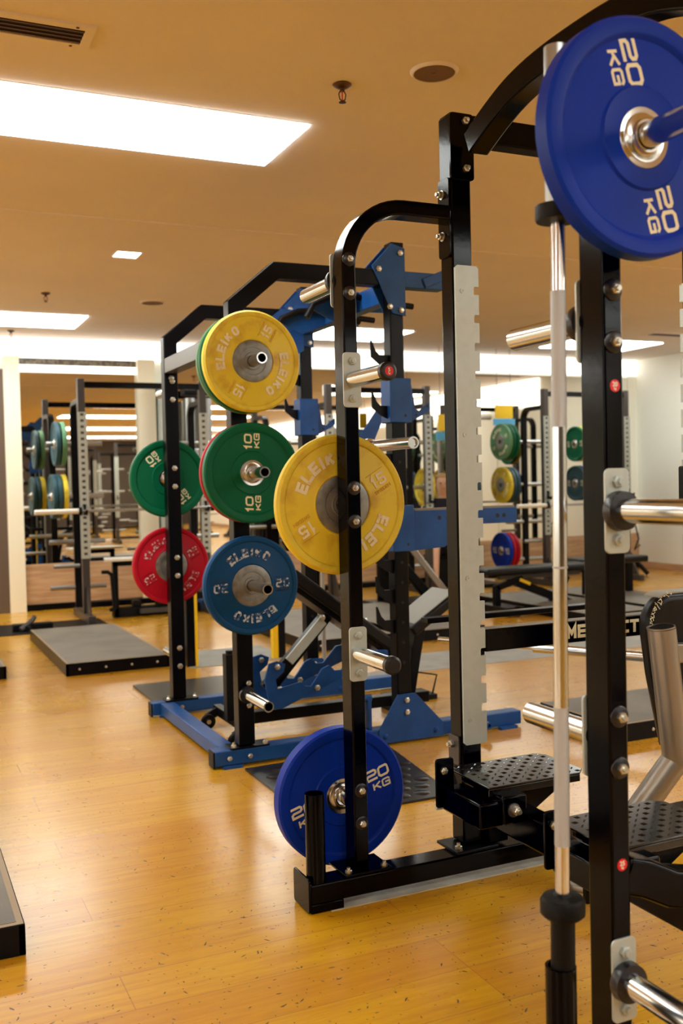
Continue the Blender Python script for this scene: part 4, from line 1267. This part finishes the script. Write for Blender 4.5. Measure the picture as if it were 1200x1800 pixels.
# chrome bar lying behind the near post on low supports
CB = thing('barbell', (3.3, 4.9, .3), 'chrome barbell lying low behind the nearest post', 'barbell')
MB().cyl((3.30, 4.65, .35), (3.75, 3.85, .35), .028, n=24).build('sleeve', 'chrome', CB)
MB().cyl((3.30, 4.65, .35), (3.0, 5.20, .35), .014, n=24).build('shaft', 'chrome', CB)

# machines on the floor by the mirror wall
LM = thing('cable_machine', (3.2, 10.9, 0), 'chrome weight-stack tubes standing behind the green plates', 'cable machine')
MB().box(3.07, 3.52, 10.85, 11.05, 0, .12).build('base', 'blacksatin', LM, .01)
MB().box(3.07, 3.52, 10.85, 11.05, 2.33, 2.42).build('top_frame', 'blacksatin', LM, .01)
MB().cyl((3.15, 10.95, 1.75), (3.15, 10.95, 2.30), .07, n=28).build('weight_tube', 'chromedull', LM)
MB().cyl((3.34, 10.95, 1.75), (3.34, 10.95, 2.30), .06, n=28).build('weight_tube', 'chromedull', LM)
MB().box(3.245, 3.285, 10.9, 11.0, .12, 2.34).build('mast', 'blacksatin', LM, .004)
MB().cyl((3.15, 10.95, .12), (3.15, 10.95, 1.75), .012, n=14).cyl((3.34, 10.95, .12), (3.34, 10.95, 1.75), .012, n=14).build('guide_rod', 'chromedull', LM)
MB().box(3.09, 3.40, 10.9, 11.0, 1.62, 1.74).build('carriage', 'chromedull', LM, .02)
PL = thing('hanging_roll', (5.45, 10.1, 1.0), 'silver grey hanging roll left of the middle hole strip', 'roll')
MB().lathe([(0, 0), (.05, .0), (.075, .05), (.075, .60), (.05, .65), (0, .65)], (5.42, 10.2, 1.42), (0, 0, 1)).build('roll', 'greyroll', PL)
MB().cyl((5.42, 10.2, 2.06), (5.42, 10.2, 2.30), .008, n=10).build('strap', 'blackmatte', PL)
WH = thing('squat_stand', (6.9, 10.0, 0), 'white upright pole stand beside the far green plate', 'squat stand')
MB().tube([(7.02, 10.75, 2.10), (6.80, 10.75, 2.10), (6.775, 10.75, 2.07), (6.775, 10.75, .05)], .035, 18).build('pole', 'white', WH)
MB().box(6.60, 6.95, 10.6, 10.9, 0, .05).build('base', 'white', WH, .01)
MB().lathe([(.035, 0), (.040, 0), (.040, .03), (.035, .03)], (6.775, 10.75, 1.36), (0, 0, 1)).build('joint_ring', 'greysteel', WH)
# yellow and blue sign hanging by the mirror
def sign(x0, x1, y, z0, z1, label):
    t = thing('hanging_sign', ((x0 + x1) / 2, y, z1), label, 'sign')
    zm = z0 + (z1 - z0) * .36
    MB().box(x0 + .03, x1 - .03, y - .006, y + .006, zm, z1).build('yellow_panel', 'yellowpaint', t)
    MB().box(x0, x1, y - .008, y + .008, z0, zm - .01).build('blue_panel', 'bluesign', t)
    MB().cyl((x0 + .06, y, z1), (x0 + .06, y, CEIL), .003, n=8).cyl((x1 - .06, y, z1), (x1 - .06, y, CEIL), .003, n=8).build('wire', 'greysteel', t)
sign(6.98, 7.30, 10.62, 1.99, 2.24, 'yellow and light blue hanging sign above the far green plate')
sign(5.56, 5.72, 10.75, 1.90, 2.20, 'small yellow and light blue hanging sign left of the middle black post')
sign(6.15, 6.42, 10.62, 1.80, 2.12, 'yellow and blue hanging sign seen right of the middle hole strip')
LS = MB().text('NA W', .16, .02, lambda a, b, d: (5.13 + a, YW - .06 - d, 2.44 + b), bold=.008, sx=1.0)
tag(LS.build('sign_letters', 'sign_lit', None, smooth=False), 'white capital letters NA W glowing behind the yellow plate', 'sign')

# leg machine right of the blue upright
LG = thing('roller_machine', (5.0, 9.2, 0), 'black machine with padded roller and slanted grey bar beyond the blue upright', 'gym machine')
MB().tube([(4.72, 9.25, .45), (4.72, 9.25, .80)], .095, 28).build('roller_pad', 'vinyl', LG)
MB().box(4.70, 4.95, 9.35, 9.45, .0, 1.0).build('mast', 'blacksatin', LG, .02)
MB().beam((4.86, 9.2, .78), (5.30, 9.0, .12), .05, .07).build('slanted_bar', 'satinsteel', LG, .01)
MB().box(4.55, 5.5, 8.95, 9.5, .0, .06).build('base', 'blacksatin', LG, .01)
MB().beam((4.80, 9.25, .55), (5.20, 9.25, .10), .08, .10).build('brace', 'blackmatte', LG, .01)
# dark trolley with cables by the right wall
DR = thing('battle_rope_trolley', (8.85, 10.6, 0), 'white and black tripod stand on the floor by the right wall', 'stand')
MB().cyl((8.80, 10.4, .10), (8.80, 10.4, .62), .06, n=24).build('cylinder', 'white', DR)
MB().tube([(8.60, 10.35, .02), (8.72, 10.38, .35), (8.80, 10.4, .55)], .022, 10).build('leg', 'blackmatte', DR)
MB().tube([(9.06, 10.2, .02), (8.92, 10.3, .22), (8.80, 10.4, .40)], .03, 10).build('leg', 'blackmatte', DR)
MB().tube([(8.80, 10.8, .02), (8.80, 10.6, .3), (8.80, 10.4, .50)], .022, 10).build('leg', 'blackmatte', DR)
MB().tube([(8.83, 10.35, .60), (8.95, 10.3, .66), (9.0, 10.3, .48), (8.93, 10.3, .34), (9.02, 10.3, .40)], .012, 8).build('cable', 'blackmatte', DR)
RS = tag(MB().tube([(7.86, 9.7, 1.72), (7.88, 9.7, 1.2), (7.90, 9.7, .70)], .018, 10).build('resistance_band', 'pink'), 'pink resistance band hanging beside the chrome barbell', 'resistance band')

# bumper style floor items near the left wall rack
def floor_gadget(x, y, label):
    t = thing('floor_attachment', (x, y, 0), label, 'rack attachment')
    MB().box(x - .16, x + .20, y - .05, y + .05, .006, .07).build('bar', 'blackmatte', t, .01)
    MB().tube([(x - .10, y - .10, .03), (x + .02, y - .02, .10), (x + .04, y, .13)], .022, 10).build('handle', 'greysteel', t)
    MB().cyl((x - .05, y - .10, .03), (x - .02, y - .06, .03), .03, n=14).build('knob', 'blackmatte', t)
tag(MB().box(.5, 1.9, 9.35, 10.1, 0, .006).build('rubber_mat', 'blackmatte'), 'thin dark mat under the left wall rack', 'mat')
floor_gadget(1.18, 9.60, 'small black attachment lying on the floor left of the wall rack')
SA = thing('floor_attachment', (2.5, 10.3, 0), 'long black spotter bar with blue end lying at the wall rack foot', 'rack attachment')
MB().box(2.05, 2.95, 10.05, 10.17, .0, .10).build('bar', 'blackmatte', SA, .01)
MB().box(2.25, 2.33, 10.05, 10.17, .10, .16).box(2.55, 2.63, 10.05, 10.17, .10, .15).build('lug', 'blackmatte', SA, .01)
MB().box(2.95, 3.05, 10.05, 10.17, .02, .12).build('blue_end', 'blue', SA, .01)
MB().box(2.30, 2.72, 9.98, 10.03, .03, .08).build('side_bar', 'greysteel', SA, .005)
BO = tag(MB().prism(band([(1.93, .47), (1.99, .47), (2.03, .44), (2.05, .10), (2.0, .085)], .035), 'xz', 10.0, 10.04).build('bent_handle', 'blackmatte', None, .004), 'bent black steel handle standing at the left wall rack', 'handle')
MH = tag(MB().prism([(2.0, 10.25), (2.62, 10.2), (2.55, 9.9), (1.95, 9.95)], 'xy', .575, .60).build('bench_top', 'white', None, .004), 'thin white topped board resting at the left wall rack', 'board')
BL = thing('board_trestle', (2.3, 10.1, 0), 'low black trestle under the white board', 'trestle')
MB().box(2.05, 2.10, 10.05, 10.10, .0, .575).box(2.48, 2.53, 10.05, 10.10, .0, .575).box(2.05, 2.53, 10.05, 10.10, .52, .575).build('trestle_frame', 'blacksatin', BL)
# black and yellow posts behind the blue rack
YP = thing('hurdle_stand', (2.4, 7.0, 0), 'black stand with yellow edge strips behind the red plate', 'stand')
for x, yw_ in ((2.0, 0), (2.70, 1)):
    MB().box(x - .06, x, 6.98, 7.06, .0, .74).build('post', 'blacksatin', YP, .004)
    a, b_ = (x, x + .02) if not yw_ else (x - .10, x - .06)
    MB().box(a, b_, 6.975, 7.03, .0, .74).build('yellow_strip', 'yellowpaint', YP)
MB().box(1.94, 2.70, 7.0, 7.05, .70, .75).build('top_bar', 'blacksatin', YP, .004)
PB = tag(MB().cyl((2.85, 6.6, .0), (2.85, 6.6, .95), .016, n=14).cyl((2.85, 6.6, 0), (2.85, 6.6, .03), .07, n=20).build('thin_pole', 'chromedull'), 'thin pale pole standing behind the dusty blue plate', 'pole')

# ------------------------------------------------------------------ seated person far off by the mirrors
def skin_body(name, verts, edges, radii, m, parent, sub=2, root=0):
    me = bpy.data.meshes.new(name)
    c = Vector((0, 0, 0))
    me.from_pydata([Vector(v) for v in verts], edges, [])
    o = bpy.data.objects.new(name, me)
    COL.objects.link(o)
    o.parent = parent
    sk = o.modifiers.new('skin', 'SKIN')
    for i, r in enumerate(radii):
        me.skin_vertices[0].data[i].radius = (r, r) if isinstance(r, (int, float)) else r
        me.skin_vertices[0].data[i].use_root = (i == root)
    sb_ = o.modifiers.new('sub', 'SUBSURF')
    sb_.levels = sub
    sb_.render_levels = sub
    me.materials.append(MT[m])
    return o
# make sure the skin layer exists
def ensure_skin(verts, edges):
    pass
PE = thing('person', (6.26, 10.68, 0), 'seated person with light hair and navy shirt by the far mirrors', 'person')
PE.rotation_euler = (0, 0, math.radians(-25))
def limb(name, pts, rad, m, parent=None):
    me = bpy.data.meshes.new(name)
    import bmesh
    bm = bmesh.new()
    lay = bm.verts.layers.skin.verify()
    vs = []
    for p, r in zip(pts['v'], rad):
        v = bm.verts.new(p)
        v[lay].radius = r if isinstance(r, tuple) else (r, r)
        vs.append(v)
    vs[0][lay].use_root = True
    for a, b in pts['e']:
        bm.edges.new((vs[a], vs[b]))
    bm.to_mesh(me)
    bm.free()
    o = bpy.data.objects.new(name, me)
    COL.objects.link(o)
    o.parent = parent or PE
    o.modifiers.new('skin', 'SKIN').use_smooth_shade = True
    s = o.modifiers.new('sub', 'SUBSURF')
    s.levels = s.render_levels = 2
    me.materials.append(MT[m])
    return o
# body skeleton: facing -y, seated, hands on thighs
V = [(0, 0, .50), (0, .01, .68), (0, 0, .88), (0, -.01, 1.03), (0, -.01, 1.10), (0, -.02, 1.18), (0, -.025, 1.27),
     (.17, 0, 1.00), (.24, -.04, .78), (.17, -.24, .66), (.14, -.30, .64),
     (-.17, 0, 1.00), (-.24, -.04, .78), (-.17, -.24, .66), (-.14, -.30, .64),
     (.10, -.02, .50), (.15, -.42, .52), (.15, -.44, .10), (.15, -.56, .04),
     (-.10, -.02, .50), (-.15, -.42, .52), (-.15, -.44, .10), (-.15, -.56, .04)]
Ed = [(0, 1), (1, 2), (2, 3), (3, 4), (4, 5), (5, 6), (3, 7), (7, 8), (8, 9), (9, 10), (3, 11), (11, 12), (12, 13), (13, 14),
      (0, 15), (15, 16), (16, 17), (17, 18), (0, 19), (19, 20), (20, 21), (21, 22)]
Rr = [(.15, .11), (.13, .10), (.15, .10), (.11, .08), .05, (.07, .085), (.075, .09), .06, .045, .035, .04, .06, .045, .035, .04,
      .085, .065, .042, .04, .085, .065, .042, .04]
# fingers at each hand
for s, hnd in ((1, 10), (-1, 14)):
    hx, hy, hz = V[hnd]
    for k in range(4):
        i0 = len(V)
        V.append((hx + (k - 1.5) * .022, hy - .055, hz + .01))
        V.append((hx + (k - 1.5) * .024, hy - .085 - (.01 if k in (1, 2) else 0), hz - .008))
        Ed += [(hnd, i0), (i0, i0 + 1)]
        Rr += [.009, .008]
    i0 = len(V)
    V.append((hx - s * .045, hy - .02, hz))
    V.append((hx - s * .055, hy - .05, hz - .008))
    Ed += [(hnd, i0), (i0, i0 + 1)]
    Rr += [.010, .009]
hi_ = len(V)
V += [(0, -.015, 1.335), (0, -.01, 1.375)]
Ed += [(6, hi_), (hi_, hi_ + 1)]
Rr[5], Rr[6] = (.072, .085), (.088, .104)
Rr += [(.082, .098), (.05, .06)]
body = limb('body', {'v': V, 'e': Ed}, Rr, 'skin')
sh = limb('shirt', {'v': [(0, 0, .52), (0, .01, .68), (0, 0, .88), (0, -.01, 1.02), (0, -.01, 1.09), (.18, 0, 1.03), (.245, -.03, .80), (-.18, 0, 1.03), (-.245, -.03, .80)],
                   'e': [(0, 1), (1, 2), (2, 3), (3, 4), (3, 5), (5, 6), (3, 7), (7, 8)]}, [(.17, .14), (.155, .13), (.175, .135), (.135, .11), .07, .082, .066, .082, .066], 'navy')
hb_ = MB()
nu, nv = 28, 18
hc = Vector((PE.location.x, PE.location.y + .004, 1.285))
idx = {}
def hp(i, j):
    i %= nu
    if (i, j) not in idx:
        th, ph = 2 * PI * i / nu, PI * j / nv
        idx[(i, j)] = len(hb_.v)
        hb_.v.append(hc + Vector((.098 * math.sin(ph) * math.cos(th), .120 * math.sin(ph) * math.sin(th), .118 * math.cos(ph))))
    return idx[(i, j)]
for i in range(nu):
    for j in range(nv):
        th, ph = 2 * PI * (i + .5) / nu, PI * (j + .5) / nv
        x_, y_, z_ = math.sin(ph) * math.cos(th), math.sin(ph) * math.sin(th), math.cos(ph)
        if z_ < -.55 or (y_ < -.05 and z_ < .52) or (y_ < .25 and z_ < .0):
            continue
        f_ = []
        for k in (hp(i, j), hp(i + 1, j), hp(i + 1, j + 1), hp(i, j + 1)):
            if (hb_.v[k] - hc).length > 0 and k not in f_:
                f_.append(k)
        hb_.f.append(tuple(f_))
hr = hb_.build('hair', 'hair', PE)
hs_ = hr.modifiers.new('thick', 'SOLIDIFY')
hs_.thickness = .014
limb('shorts', {'v': [(0, 0, .50), (.11, -.04, .50), (.15, -.36, .53), (-.11, -.04, .50), (-.15, -.36, .53)], 'e': [(0, 1), (1, 2), (0, 3), (3, 4)]}, [(.17, .13), .105, .09, .105, .09], 'navy')
MB().lathe([(0, 0), (.012, .012), (0, .02)], (0, -.125, 1.235), (0, -1, -.3), 12).build('nose', 'skin', PE)
for s in (-1, 1):
    MB().lathe([(0, 0), (.010, .001), (.008, .006), (0, .008)], (s * .032, -.108, 1.275), (0, -1, 0), 12).build('eye', 'dark', PE)
    MB().lathe([(0, -.008), (.022, 0), (0, .008)], (s * .088, -.02, 1.255), (s, .2, 0), 12).build('ear', 'skin', PE)
    MB().box(s * .15 - .045, s * .15 + .045, -.66, -.40, .0, .07).build('shoe', 'white', PE, .02, seg=3)
MB().box(-.018, .018, -.118, -.110, 1.206, 1.210).build('mouth', 'red', PE)
MB().box(.03, .11, -.135, -.118, .93, .945).build('shirt_mark', 'white', PE)
for ch in PE.children:     # parts were modelled around the origin
    if ch.type == 'MESH' and ch.name.split('.')[0] in ('nose', 'eye', 'ear', 'shoe', 'mouth', 'shirt_mark'):
        ch.location = ch.location + Vector(WL[PE.name])
SE = thing('stool', (6.26, 10.68, 0), 'low black box seat under the seated person', 'stool')
MB().box(6.08, 6.44, 10.51, 10.86, .0, .36).build('box', 'blackmatte', SE, .01)
MB().box(6.07, 6.45, 10.50, 10.87, .36, .395).build('seat_pad', 'vinyl', SE, .015, seg=3)
